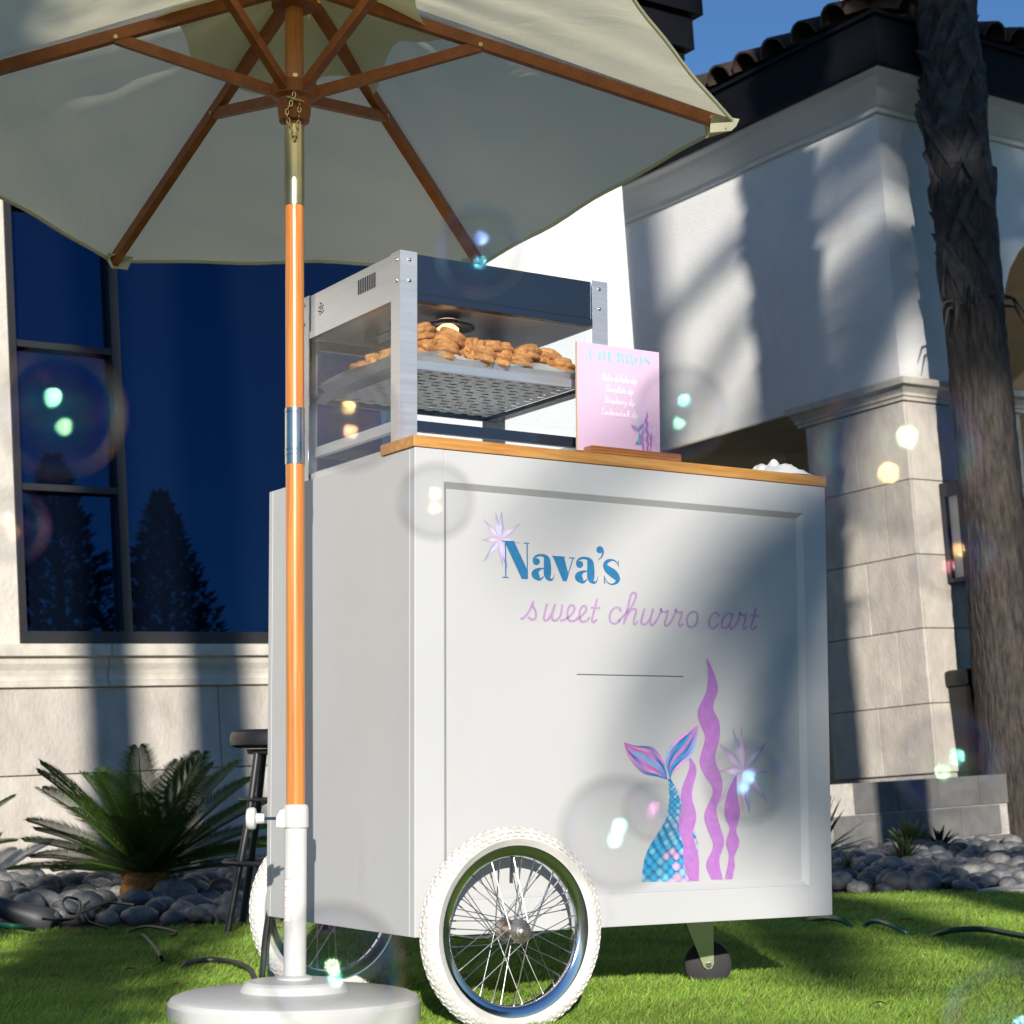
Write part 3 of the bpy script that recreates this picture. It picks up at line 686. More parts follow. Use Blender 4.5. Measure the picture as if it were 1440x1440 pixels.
def rosette(base, label, nl, L, w, c1, c2, seed, lo, hi, cat='succulent', name='succulent', tipc=None):
    t = thing(name, Matrix.Translation(base), label, cat); rs = random.Random(seed)
    for k in range(nl):
        el = R(lo + (hi - lo) * (k / (nl - 1)) + rs.uniform(-6, 6)); az = k * 2.39996 + rs.uniform(-.25, .25); ln = L * rs.uniform(.8, 1.1); mb = MB(); vs = []; cs = []
        N = 6; c = tuple(a + (b - a) * rs.random() for a, b in zip(c1, c2))
        for i in range(N + 1):
            f = i / N; ww = w * (math.sin(math.pi * (.18 + .80 * f)) ** .7) if i < N else w * .1; x = ln * f; z = -.10 * ln * f * f
            th = w * .22 * (1 - f)
            vs += [(x, -ww / 2, z + .12 * ww), (x, 0, z - th), (x, ww / 2, z + .12 * ww), (x, 0, z + th * .3)]
            cc = c if not (tipc and f > .8) else tipc; cs += [tuple(q * (.75 + .35 * f) for q in cc)] * 4
        fs = []
        for i in range(N):
            for q in range(4): fs.append((4 * i + q, 4 * i + (q + 1) % 4, 4 * i + 4 + (q + 1) % 4, 4 * i + 4 + q))
        fs += [(3, 2, 1, 0), (4 * N, 4 * N + 1, 4 * N + 2, 4 * N + 3)]
        o = mb.add(vs, fs, cs).build('leaf', leaf_m, t, smooth=True, fix=False)
        o.matrix_basis = Matrix.Rotation(az, 4, 'Z') @ Matrix.Rotation(-el, 4, 'Y') @ Matrix.Rotation(rs.uniform(-.3, .3), 4, 'X')
    return t
g = ground(1279, 1186, .04); g = at_depth(1279, 1184, 11.4)
rosette((g.x, g.y, .05), 'bright green succulent rosette with upright leaves before the block wall', 46, .19, .030, (.10, .15, .03), (.17, .22, .045), 2, 20, 86, tipc=(.22, .24, .09))
g = at_depth(1322, 1186, 11.6); rosette((g.x, g.y, .05), 'small shaded succulent with pointed leaves beside the bright green rosette', 26, .15, .026, (.03, .05, .015), (.05, .08, .02), 3, 15, 80)
g = at_depth(1272, 1212, 9.9); rosette((g.x, g.y, .05), 'low dark green spiky mound among shaded pebbles', 70, .15, .014, (.018, .034, .012), (.03, .05, .016), 5, 8, 84)
g = at_depth(1190, 1240, 8.25); rosette((g.x, g.y, .04), 'small pale-tipped grassy plant growing at the lawn edge by the cart', 40, .135, .010, (.06, .09, .02), (.10, .13, .04), 6, 48, 88, cat='plant', name='grassy_plant', tipc=(.42, .40, .30))
g = at_depth(1150, 1170, 10.6); rosette((g.x, g.y, .05), 'dark strappy plant partly hidden behind the cart near the block wall', 30, .36, .022, (.03, .055, .014), (.07, .10, .025), 8, 20, 80, cat='plant', name='strap_leaf_plant')

# ---------------------------------------------------------------- trees around the photographer (seen mirrored in the window, and by their shade)
SHG = 'palms standing behind the viewpoint'
palm_tree((-.56, -4.0, 0), 15, .17, .140, 'palm standing behind the added shade shrub facing the window wall', seed=21, big=False, group=SHG)
palm_tree((-1.03, -4.3, 0), 15.5, .14, .115, 'slender palm next to the added shade shrub facing the window wall', seed=22, big=False, group=SHG)
palm_tree((2.90, 5.0, .0), 10.4, .25, .185, 'tall palm growing out of the lawn beyond the end of the garden hose', boots_from=4.2, seed=23)
palm_tree((2.96, -10.0, 0), 17, .20, .17, 'tall palm standing farther off facing the entry wing', seed=24, big=False, group=SHG)
palm_tree((2.80, -18.0, 0), 7.75, .20, .16, 'low full palm across the lawn facing the lettered side of the cart', seed=25, big=False, cr_L=1.45, nf=15, lw=3.2)
palm_tree((5.75, -18.5, 0), 13.9, .22, .17, 'high full palm across the lawn facing the stone pillar', seed=26, big=False, cr_L=2.5, nf=26, lw=2.2)
def added_shade_shrub(pos, h, rad, label, seed):
    t = thing('added_shade_shrub', Matrix.Translation(pos) @ PLUMB, label, 'shrub'); rs = random.Random(seed); mb = MB()
    MB().tube([(0, 0, -.1), (0, 0, h * .6), (0, 0, h * .95)], .05, 8, rs=[.07, .05, .015]).build('trunk', bark, t, smooth=True)
    for k in range(5200):
        f = rs.random(); z = .08 + (h - .08) * f; r = rad * (1 - max(0, f - .9) * 6) * rs.random() ** .5 * (1 + .08 * math.sin(z * 7)); a = rs.uniform(0, 6.28)
        p = Vector((r * math.cos(a), r * math.sin(a), z)); d = Vector((rs.gauss(0, 1), rs.gauss(0, 1), rs.gauss(0, 1))).normalized(); q = d.cross(Vector((rs.gauss(0, 1), rs.gauss(0, 1), rs.gauss(0, 1)))).normalized(); s_ = .055; g_ = rs.uniform(.6, 1.3)
        mb.add([p - q * s_ * .5, p + q * s_ * .5, p + d * s_ * 1.6], [(0, 1, 2)], (.03 * g_, .06 * g_, .014 * g_))
    mb.build('crown', leaf_m, t, fix=False)
added_shade_shrub((-.53, -3.55, 0), 4.25, .31, 'unseen leafy column added to shade the lawn and sago palm', 3)  # unseen shrub, added and shaped to cast the lawn and sago shade
def conifer(pos, h, rad, label, seed):
    t = thing('conifer', Matrix.Translation(pos) @ PLUMB, label, 'conifer', 'conifers mirrored in the window')
    rs = random.Random(seed)
    MB().tube([(0, 0, -.8), (0, 0, h * .5), (0, 0, h * .97)], .1, 10, rs=[.22, .13, .02]).build('trunk', bark, t, smooth=True)
    mb = MB()
    for k in range(11000):
        f = rs.random() ** 1.3; z = h * (.02 + .98 * f); rm = rad * (1 - f) ** .8 + .05
        a = rs.uniform(0, 6.28); bi = int(a / 6.2832 * 9) + int(z * 2.1 + a) * 13; lob = .72 + .55 * ((bi * 7919 + seed * 31) % 101) / 101; r = rm * lob * rs.random() ** .5
        p = Vector((r * math.cos(a), r * math.sin(a), z)); d = Vector((math.cos(a), math.sin(a), rs.uniform(.1, .9))).normalized(); s = rs.uniform(.16, .34) * (1 - .5 * f)
        q = d.cross(Vector((rs.gauss(0, 1), rs.gauss(0, 1), rs.gauss(0, 1)))).normalized()
        g_ = rs.uniform(.5, 1.2); c = (.006 * g_, .010 * g_, .005 * g_)
        mb.add([p - q * s * .25, p + q * s * .25, p + d * s], [(0, 1, 2)], c)
    mb.build('crown', leaf_m, t, fix=False)
def mirrored(u, v, dist):
    r = ray(u, v); hit = on_plane(u, v, HO + HY * .05, HY); d = r.normalized(); d = d - HY * 2 * d.dot(HY); return hit + d * dist
for (u, vt, rad, dist, lab, sd) in ((84, 650, 2.0, 24, 'broad dark conifer mirrored behind the narrow window panes', 1), (232, 702, 2.1, 25, 'pointed dark conifer mirrored in the big window pane', 2), (402, 850, 1.2, 27, 'low dark conifer mirrored beside the cart edge', 3)):
    tp = mirrored(u, vt, dist); gp = Vector((tp.x, tp.y, 0)); conifer(gp, (tp - gp).dot(UP), rad, lab, sd)

# ---------------------------------------------------------------- stool, cables, hose, garden lamp, leaves
def stool():
    b = ground(318, 1310); sc_ = Vector((b.x + .155, b.y + .16, 0)); t = thing('bar_stool', Matrix.Translation(sc_) @ Matrix.Rotation(.0, 4, 'Z'), 'black round-seated bar stool half hidden behind the cart', 'stool')
    zs = .645
    MB().lathe([(.02, zs - .055), (.155, zs - .052), (.168, zs - .045), (.172, zs - .02), (.165, zs - .004), (.14, zs + .004), (.02, zs + .008)], 40).build('seat', black, t, smooth=True)
    MB().lathe([(.07, zs - .075), (.115, zs - .072), (.12, zs - .057), (.07, zs - .056)], 24).build('seat_plate', blackm, t, smooth=True)
    for k in range(4):
        a = math.pi / 4 + k * math.pi / 2; c, s = math.cos(a), math.sin(a)
        lg = MB().tube([(.105 * c, .105 * s, zs - .06), (.135 * c, .135 * s, zs * .6), (.22 * c, .22 * s, .0)], .0115, 10).build('leg', blackm, t, smooth=True)
        MB().tube([(.2195 * c, .2195 * s, .0), (.2165 * c, .2165 * s, .022)], .015, 10).build('foot_cap', rubber, lg, smooth=True)
    rr = .187; MB().tube([(rr * math.cos(x), rr * math.sin(x), .235) for x in np.linspace(0, 2 * math.pi, 33)], .008, 8, cap=False).build('foot_ring', blackm, t, smooth=True)
    rr = .138; MB().tube([(rr * math.cos(x), rr * math.sin(x), .43) for x in np.linspace(0, 2 * math.pi, 29)], .006, 8, cap=False).build('upper_ring', blackm, t, smooth=True)
stool()
def cable(name, pts, r, m, label, cat):
    p = cr(pts, 8); o = MB().tube(p, r, 8).build(name, m, smooth=True); return tag(o, label, cat)
gp = lambda u, v, z=.034: tuple(ground(u, v, z))
cable('power_cable', [(-.545, 4.28, .205), (-.552, 4.262, .14), (-.556, 4.24, .055), (-.57, 4.26, .034), gp(352, 1364), gp(325, 1352), gp(290, 1350), gp(266, 1354), (gp(250, 1357)[0], gp(250, 1357)[1], .012)], .0068, cable_m, 'thick black power cable running from the cart over the grass', 'cable')
cable('garden_wire', [gp(60, 1292, .10), gp(105, 1291, .10), gp(112, 1268, .10), gp(95, 1262, .12), gp(88, 1272, .12), gp(105, 1285, .10), gp(150, 1270, .10), gp(190, 1273, .10)], .0045, cable_m, 'looped thin black wire lying on the pale pebbles', 'cable')
cable('garden_wire', [gp(125, 1268, .11), gp(116, 1278, .10), gp(122, 1295, .07), gp(150, 1305, .035)], .0045, cable_m, 'short thin black wire dropping from pebbles onto the grass', 'cable')
cable('garden_wire', [(gp(178, 1305)[0], gp(178, 1305)[1], .02), gp(205, 1303, .042), gp(240, 1308, .045), gp(248, 1313, .042), gp(240, 1315, .03)], .0048, cable_m, 'bent black wire loop lying on shaded grass', 'cable')
cable('garden_wire', [(gp(199, 1308)[0], gp(199, 1308)[1], .02), gp(205, 1318, .045), gp(216, 1330, .048), gp(225, 1343, .046), (gp(231, 1346)[0], gp(231, 1346)[1], .02)], .0048, cable_m, 'straight black wire end sticking out over shaded grass', 'cable')
hp = []
for u, v, z in ((1120, 1286, .0), (1155, 1291, .034), (1172, 1292, .043), (1190, 1297, .036), (1205, 1299, .004), (1222, 1297, .036), (1238, 1296, .044), (1255, 1302, .042), (1272, 1309, .028), (1295, 1309, .004), (1326, 1311, .036), (1350, 1307, .047), (1385, 1307, .048), (1420, 1313, .048), (1470, 1322, .048)): hp.append(tuple(ground(u, v, max(z, .03)))[:2] + (z,))
cable('garden_hose', hp, .0085, hose_m, 'dark green garden hose dipping in and out of the grass', 'hose')
cable('garden_hose', [gp(-40, 1299, .06), gp(0, 1301, .055), gp(25, 1303, .05), gp(48, 1307, .03)], .008, hose_m, 'short end of green hose beside the grey garden lamp', 'hose')
sp = thing('garden_lamp', Matrix.Translation(ground(36, 1304, .03) + Vector((0, .04, -.02))) @ Matrix.Rotation(.25, 4, 'Z'), 'grey cylindrical garden spotlight lying at the edge of the pebbles', 'garden lamp')
MB().lathe([(.012, -.13), (.03, -.125), (.036, -.06), (.042, .0), (.044, .05), (.040, .056), (.036, .04)], 20, axis='X', org=(0, 0, .05)).build('housing', spot_m, sp, smooth=True).rotation_euler = (0, .32, 0)
MB().tube([(-.02, 0, .055), (-.02, 0, -.06)], .009, 8).build('stake', spot_m, sp)
for k, (u, v) in enumerate(((183, 1365), (250, 1386), (1275, 1295), (1236, 1413), (1195, 1257), (78, 1374))):
    p = ground(u, v, .036); L_ = (.035, .03, .05, .035, .05, .03)[k]; a = random.uniform(-.5, .5); mb = MB(); n = 7; vs = []
    for i in range(n):
        f = i / (n - 1); w = L_ * .16 * math.sin(math.pi * (.05 + .9 * f)); x = (f - .5) * L_; z = .006 * math.sin(f * 3)
        for e in (-1, 0, 1): vs.append((x, e * w, z + abs(e) * w * .4))
        for e in (-1, 0, 1): vs.append((x, e * w, z + abs(e) * w * .4 - .0012))
    fs = []
    for i in range(n - 1):
        b = 6 * i; fs += [(b, b + 1, b + 7, b + 6), (b + 1, b + 2, b + 8, b + 7), (b + 4, b + 3, b + 9, b + 10), (b + 5, b + 4, b + 10, b + 11)]
    o = mb.add(vs, fs).build('dry_leaf', drym); o.matrix_world = Matrix.Translation(p) @ Matrix.Rotation(a, 4, 'Z')
    tag(o, ('small brown dry leaf on shaded grass left of the white stand', 'small brown dry leaf on the grass beside the white stand', 'dry leaf on sunny grass just in front of the garden hose', 'dry leaf on the sunny open grass right of the caster', 'dry leaf at the lawn edge below the pale-tipped plant', 'small brown dry leaf in the middle of the shaded grass')[k], 'leaf', 'dry leaves on the lawn')

# ---------------------------------------------------------------- umbrella base
ub = thing('pole_stand', Matrix.Translation(UMB), 'round white plastic stand on the grass gripping the umbrella pole', 'stand')
MB().lathe([(.02, 0), (.236, 0), (.246, .008), (.2495, .022), (.2485, .058), (.243, .068), (.232, .073), (.15, .077), (.108, .080), (.100, .094), (.092, .099), (.04, .102), (.02, .102)], 72).build('disc', plastic, ub, smooth=True, ang=25)
MB().lathe([(.020, .100), (.036, .102), (.036, .106), (.0235, .110)], 32).build('flange', plastic, ub, smooth=True)
MB().lathe([(.0225, .10), (.0225, .412)], 32).build('tube', plastic, ub, smooth=True)
clp = MB()
n = 36
prof_ = [(.0225, .398), (.0252, .401), (.0252, .428), (.0245, .440), (.0232, .444), (.0195, .446)]
vs = []
for r_, z in prof_:
    for k in range(n): a = 2 * math.pi * k / n; rr = r_ * (1 + (.025 if (k % 3 == 0 and abs(a - math.pi) > .9) else 0)); vs.append((rr * math.cos(a), rr * math.sin(a), z))
clp.add(vs, [(i * n + k, i * n + (k + 1) % n, (i + 1) * n + (k + 1) % n, (i + 1) * n + k) for i in range(len(prof_) - 1) for k in range(n)])
clp.prism([(-.037, .402), (-.018, .400), (-.018, .438), (-.030, .434), (-.037, .420)], 'Y', -.014, .014)
clp.build('collar', plastic, ub, smooth=True)
kn = MB().lathe([(.010, -.062), (.011, -.078), (.020, -.080), (.0225, -.084), (.0225, -.092), (.019, -.097), (.008, -.098)], 18, axis='X', org=(0, 0, .418)); kn.build('knob', plastic, ub, smooth=True)
MB().tube([(-.036, 0, .418), (-.066, 0, .418)], .003, 8).build('screw', chrome, ub)
def on_tube(a, z, r_=.0230): return (r_ * math.sin(a), -r_ * math.cos(a), z)
def wrap(a0, a1, z0, z1, r_):
    k = [a0 + (a1 - a0) * i / 5 for i in range(6)]; mb = MB()
    mb.add([on_tube(a, z, r_) for z in (z0, z1) for a in k] + [on_tube(a, z, r_ - .0004) for z in (z0, z1) for a in k], [(i, i + 1, i + 7, i + 6) for i in range(5)] + [(i + 13, i + 12, i + 18, i + 19) for i in range(5)]); return mb
st_ = wrap(-1.05, -.30, .215, .298, .0229).build('sticker', sticker, ub, fix=False)
for a0, a1, z0, z1 in ((-1.05, -.30, .215, .2158), (-1.05, -.30, .2972, .298), (-.32, -.30, .215, .298), (-1.05, -1.03, .215, .298), (-.98, -.60, .283, .2845), (-.98, -.66, .277, .2780), (-.98, -.70, .262, .2635), (-.98, -.62, .256, .257), (-.98, -.66, .241, .2422), (-.98, -.72, .236, .237), (-.98, -.60, .226, .227), (-.98, -.75, .2215, .2225)):
    wrap(a0, a1, z0, z1, .02305).build('red_print', redink, st_, fix=False)

# ---------------------------------------------------------------- umbrella
um = thing('umbrella', Matrix.Translation(UMB), 'cream canvas market umbrella with wooden pole and ribs shading the cart', 'umbrella')
UR, UZ, UTH, UTX, UTY, UAP = .9099, 1.8624, 2.20755, .0319, -.1174, 2.17
def utip(k, rad=1.0, dz=0):
    a = UTH - k * math.pi / 3; dx, dy = UR * rad * math.cos(a), UR * rad * math.sin(a); f = rad
    return Vector((dx, dy, UAP + (UZ + (UTX * dx + UTY * dy) / max(f, 1e-6) * 1 - UAP) * f + dz)) if rad else Vector((0, 0, UAP + dz))
pr_ = .0190
LEANX = -.0075   # the pole leans a touch to the left at its top
def pz(z): return Vector((LEANX * (z - .4), 0, z))
def poleseg(name, z0, z1, r_, m, rr=None):
    return MB().tube([pz(z0), pz((z0 + z1) / 2), pz(z1)], r_, 28).build(name, m, um, smooth=True)
poleseg('pole', .12, 1.142, pr_, polew); poleseg('ferrule', 1.13, 1.245, pr_ + .0012, ferrule)
poleseg('pole', 1.23, 1.69, pr_, polew); poleseg('ferrule', 1.665, 1.832, pr_ + .0014, brass); poleseg('pole', 1.82, UAP - .02, pr_, polew)
for z in (1.150, 1.237, 1.160): MB().lathe([(pr_ + .0012, z - .0015), (pr_ + .0022, z - .0008), (pr_ + .0022, z + .0008), (pr_ + .0012, z + .0015)], 28).build('ring', ferrule, um, smooth=True).location = (LEANX * (z - .4), 0, 0)
runner_z = 1.885; off = pz(runner_z)
hubm = ribw
MB().lathe([(pr_ + .001, runner_z - .045), (.031, runner_z - .043), (.034, runner_z - .02), (.0345, runner_z + .002), (.046, runner_z + .008), (.049, runner_z + .022), (.046, runner_z + .036), (.034, runner_z + .040), (pr_ + .001, runner_z + .042)], 30).build('runner', hubm, um, smooth=True, ang=30).location = (off.x, 0, 0)
MB().lathe([(pr_ + .001, UAP - .09), (.046, UAP - .085), (.048, UAP - .05), (.03, UAP - .04), (.012, UAP - .03)], 30).build('top_hub', hubm, um, smooth=True).location = (pz(UAP).x, 0, 0)
for k in range(6):
    a, b = utip(k, .05, -.035), utip(k, .985, -.016)
    MB().bar(a, b, .019, .024).build('rib', ribw, um)
    att = utip(k, .41, -.034); ang = UTH - k * math.pi / 3
    hubp = Vector((off.x + .036 * math.cos(ang), .036 * math.sin(ang), runner_z + .018))
    s_ = MB().bar(hubp, att, .016, .022).build('strut', ribw, um)
    side = Vector((-math.sin(ang), math.cos(ang), 0))
    MB().tube([att - side * .0125, att + side * .0125], .0045, 10).build('rivet', brass, s_)
def canopy_pt(k, s, t, sag=.018):
    a, b = utip(k, s), utip(k + 1, s); p = a.lerp(b, t)
    e = 4 * t * (1 - t)
    p = p * 1.0; p.z += .012 * e * s * (1 - s) * 4 - .006 * e
    inward = 1 - sag * e * s ** 6; p.x *= inward; p.y *= inward
    wr = .0035 * math.sin(11 * s + 17 * t + k) * e + .002 * math.sin(31 * s - 9 * t + 2 * k) * e; p.z += wr
    return p
def canopy():
    mb = MB(); NS, NT = 22, 18
    for k in range(6):
        base = len(mb.v)
        for i in range(NS + 1):
            s = .10 + .90 * i / NS
            for j in range(NT + 1): mb.v.append(tuple(canopy_pt(k, s, j / NT)))
        for i in range(NS):
            for j in range(NT): q = base + i * (NT + 1) + j; mb.f.append((q, q + 1, q + NT + 2, q + NT + 1))
    bm_o = mb.build('canopy', canopy_m, um, smooth=True, fix=False, ang=60)
    # hem along the edge
    hem = MB()
    for k in range(6): hem.tube([canopy_pt(k, 1.0, t / 18) + Vector((0, 0, -.004)) for t in range(19)], .0042, 6)
    hem.build('hem', hem_m, bm_o, smooth=True)
    # loose under-patch round the top with a scalloped edge, and the vent cap above
    pt = MB(); NS, NT = 8, 12
    for k in range(6):
        base = len(pt.v)
        for i in range(NS + 1):
            for j in range(NT + 1):
                t = j / NT; e = 4 * t * (1 - t); s = .06 + (.26 + .03 * math.sin(k * 2.1 + 5 * t)) * i / NS
                p = canopy_pt(k, s, t); p.z -= .012 + .016 * (i / NS) ** 2 * (1 + .6 * math.sin(7 * t + k)); pt.v.append(tuple(p))
        for i in range(NS):
            for j in range(NT): q = base + i * (NT + 1) + j; pt.f.append((q, q + 1, q + NT + 2, q + NT + 1))
    pt.build('vent_lining', hem_m, bm_o, smooth=True, fix=False)
    vc = MB(); n = 36
    for r_, z in ((.0, UAP + .055), (.08, UAP + .035), (.17, UAP + .002)):
        for k in range(n): a = 2 * math.pi * k / n; vc.v.append((r_ * math.cos(a), r_ * math.sin(a), z + UTY * r_ * math.sin(a)))
    for i in range(2):
        for k in range(n): vc.f.append((i * n + k, i * n + (k + 1) % n, (i + 1) * n + (k + 1) % n, (i + 1) * n + k))
    vc.build('vent_cap', canopy_m, bm_o, smooth=True, fix=False)
    for k in range(6):
        tp = utip(k, 1.0); d = Vector((tp.x, tp.y, 0)).normalized(); sd = Vector((-d.y, d.x, 0)); mb = MB()
        a = tp - d * .055; z = Vector((0, 0, 1))
        mb.add([a + sd * .034 - z * .002, a - sd * .034 - z * .002, tp + d * .012 + sd * .006, tp + d * .012 - sd * .006, a + sd * .018 - z * .036, a - sd * .018 - z * .036, tp + d * .006 - z * .014, tp - d * .005 - z * .024],
               [(0, 2, 6, 4), (1, 5, 6, 3), (4, 6, 7), (5, 7, 6), (4, 7, 5), (0, 1, 3, 2), (2, 3, 6)]); mb.build('rib_pocket', hem_m, bm_o, fix=False)
hem_m = bpy.data.materials.new('hem_cloth'); hem_m.use_nodes = True
_n = hem_m.node_tree; _p = _n.nodes['Principled BSDF']; _p.inputs['Base Color'].default_value = (.74, .73, .52, 1); _p.inputs['Roughness'].default_value = .9
_t = _n.nodes.new('ShaderNodeBsdfTranslucent'); _t.inputs[0].default_value = (.74, .73, .50, 1); _m = _n.nodes.new('ShaderNodeMixShader'); _m.inputs[0].default_value = .4
_n.links.new(_p.outputs[0], _m.inputs[1]); _n.links.new(_t.outputs[0], _m.inputs[2]); _n.links.new(_m.outputs[0], _n.nodes['Material Output'].inputs[0])
canopy()
# pin and chain on the runner
cx = off.x + .006; cy = -.036
MB().box(cx - .005, cx + .005, cy - .004, cy + .002, runner_z + .018, runner_z + .046, b=.001).build('chain_clip', brass, um)
def link(p, axis, L_=.008):
    pts = []; p = Vector(p)
    for t in np.linspace(0, 2 * math.pi, 13):
        x, z = L_ * .42 * math.cos(t), L_ * .75 * math.sin(t); pts.append(p + (Vector((x, 0, z)) if axis == 0 else Vector((0, x, z))))
    return pts
ch = MB()
path = cr([(cx, cy - .004, runner_z + .016), (cx - .004, cy - .005, runner_z - .01), (cx - .016, cy - .002, runner_z - .035), (cx - .012, cy + .008, runner_z - .06), (cx - .004, cy + .012, runner_z - .085), (cx + .003, cy + .012, runner_z - .08), (cx + .006, cy + .008, runner_z - .055), (cx + .009, cy - .002, runner_z - .02)], 3)
for i, p in enumerate(path): ch.tube(link(p, i % 2), .0011, 5, cap=False)
ch.build('chain', brass, um, smooth=True)
MB().tube([(cx - .016, cy - .006, runner_z - .006), (cx + .018, cy - .004, runner_z - .016)], .0035, 8).build('locking_pin', brass, um, smooth=True)

# ---------------------------------------------------------------- the cart
cart = thing('churro_cart', CART, 'white wooden churro cart with lettering, sea decorations and two spoked wheels', 'cart')
CL, CW, ZB, ZT = 1.0505, .692, .191, 1.146
def cb(name, m, *a, b=.002): return MB().box(*a, b=b).build(name, m, cart)
PX0, PX1, PZ0, PZ1 = .067, .985, .259, 1.081
cb('end_panel', white, 0, .02, .021, CW - .021, ZB, ZT)
cb('end_panel', white, CL - .02, CL, .021, CW - .021, ZB, ZT)
cb('back_panel', white, 0, CL, CW - .02, CW, ZB, ZT)
cb('deck', white, .021, CL - .021, .021, CW - .021, ZT - .02, ZT - .001)
cb('floor_panel', white, .021, CL - .021, .021, CW - .021, ZB + .004, ZB + .02)
cb('stile', white, 0, PX0, 0, .02, ZB, ZT); cb('stile', white, PX1, CL, 0, .02, ZB, ZT)
cb('rail', white, PX0, PX1, .0004, .02, PZ1, ZT); cb('rail', white, PX0, PX1, .0004, .02, ZB, PZ0)
panel = cb('front_panel', white2, PX0 - .006, PX1 + .006, .0125, .0195, PZ0 - .006, PZ1 + .006, b=0)
# sloped moulding inside the frame
mw = .011; ya, yb = .0008, .0124
for nm, pts in (('X', [(PX0, PZ1), (PX1, PZ1), (PX1 - mw, PZ1 - mw), (PX0 + mw, PZ1 - mw)]), ('X', [(PX0, PZ0), (PX1, PZ0), (PX1 - mw, PZ0 + mw), (PX0 + mw, PZ0 + mw)]),
                ('Z', [(PX0, PZ0), (PX0, PZ1), (PX0 + mw, PZ1 - mw), (PX0 + mw, PZ0 + mw)]), ('Z', [(PX1, PZ0), (PX1, PZ1), (PX1 - mw, PZ1 - mw), (PX1 - mw, PZ0 + mw)])):
    a_, b_, c_, d_ = pts
    MB().add([(a_[0], ya, a_[1]), (b_[0], ya, b_[1]), (c_[0], yb, c_[1]), (d_[0], yb, d_[1]), (a_[0], yb, a_[1]), (b_[0], yb, b_[1])], [(0, 1, 2, 3), (0, 4, 5, 1), (0, 3, 4), (1, 5, 2), (4, 3, 2, 5)]).build('moulding', white, cart)
cb('countertop', counter, -.004, CL + .002, -.004, .139, ZT + .0005, ZT + .0235, b=.002)
# ---- print: polygons drawn on the panel plane
YP = .0121
LAY = [0]
class Print:
    def __init__(s): s.mb = MB(); s.z = 0
    def quadstrip(s, L, Rr, cf):
        n = len(L); LAY[0] += 1; d = .00002 * (len(s.mb.f) % 1) ; s.z += .000012
        vs = []; cs = []
        for a, b in zip(L, Rr): vs += [(a[0], -s.z, a[1]), (b[0], -s.z, b[1])]; cs += [cf(a), cf(b)]
        s.mb.add(vs, [(2 * i, 2 * i + 1, 2 * i + 3, 2 * i + 2) for i in range(n - 1)], cs)
    def poly(s, P, cf):
        s.z += .000012; s.mb.add([(p[0], -s.z, p[1]) for p in P], [tuple(range(len(P)))], [cf(p) for p in P])
    def build(s, name, parent, y0): 
        o = s.mb.build(name, print_m, parent, fix=False); o.location = (0, y0, 0); return o
def pcl(u, v): p = cl(u, v, YP); return (p.x, p.z)
def stroke(pr, pts, cf, mp, n=7, w=None, dome=True):
    """variable-width pen stroke; pts are (x, y[, w]) in crop pixels, mp maps them to the panel"""
    q = cr([(p[0], p[1], (p[2] if len(p) > 2 else w)) for p in pts], n) if len(pts) > 2 else [np.array((p[0], p[1], (p[2] if len(p) > 2 else w)), float) for p in pts]
    L, Rr = [], []
    for i, p in enumerate(q):
        t = q[min(i + 1, len(q) - 1)][:2] - q[max(i - 1, 0)][:2]; t = t / (np.linalg.norm(t) + 1e-9); nrm = np.array((-t[1], t[0])); h = p[2] / 2
        L.append(mp(*(p[:2] + nrm * h))); Rr.append(mp(*(p[:2] - nrm * h)))
    pr.quadstrip(L, Rr, cf)
    if dome:
        for p in (q[0], q[-1]): disc(pr, p[0], p[1], p[2] / 2, cf, mp)
def disc(pr, x, y, r, cf, mp, n=14): pr.poly([mp(x + r * math.cos(2 * math.pi * k / n), y + r * math.sin(2 * math.pi * k / n)) for k in range(n)], cf)
def crop(x0, y0, s): return lambda x, y: pcl(x0 + x / s, y0 + y / s)
flat = lambda c: (lambda p: c)
# name in fat and thin roman letters
BLUE = lin((46, 112, 156)); mp = crop(670, 710, 6.857); NAME = []; cf = flat(BLUE)
def newl():
    global P_
    P_ = Print(); NAME.append(P_)
newl()
def poly(*pts): P_.poly([mp(*p) for p in pts], cf)
poly((268, 350), (362, 350), (495, 638), (495, 715), (436, 713)); poly((272, 350), (284, 350), (288, 697), (276, 697)); poly((482, 368), (493, 369), (496, 700), (485, 690))
poly((246, 344), (364, 349), (364, 357), (246, 352)); poly((249, 692), (309, 696), (309, 705), (249, 702)); poly((454, 363), (509, 367), (509, 376), (454, 372))
for ox, oy in ((0, 0), (418, 27)):
    newl(); m2 = (lambda ox, oy: (lambda x, y: mp(x + ox, y + oy)))(ox, oy)
    disc(P_, 577, 546, 34, cf, m2)
    stroke(P_, [(547, 548, 10), (552, 515, 14), (578, 492, 20), (615, 484, 22), (655, 492, 30), (676, 520, 56), (682, 560, 68)], cf, m2, dome=False)
    stroke(P_, [(680, 530, 62), (684, 600, 70), (684, 670, 70), (694, 708, 42), (722, 722, 20), (742, 703, 9), (751, 662, 4)], cf, m2, dome=False)
    stroke(P_, [(652, 612, 9), (612, 616, 22), (576, 640, 56), (566, 668, 72), (584, 696, 58), (612, 717, 24), (648, 690, 8)], cf, m2, dome=False)
newl(); poly((736, 498), (845, 503), (888, 676), (868, 737), (833, 734)); stroke(P_, [(858, 733, 9), (896, 625, 10), (930, 513, 10)], cf, mp, dome=False)
poly((727, 491), (851, 498), (851, 508), (727, 501)); poly((892, 505), (949, 508), (949, 517), (892, 514))
newl(); disc(P_, 1189, 432, 34, cf, mp); stroke(P_, [(1213, 425, 20), (1219, 458, 18), (1205, 500, 13), (1174, 529, 5)], cf, mp, dome=False)
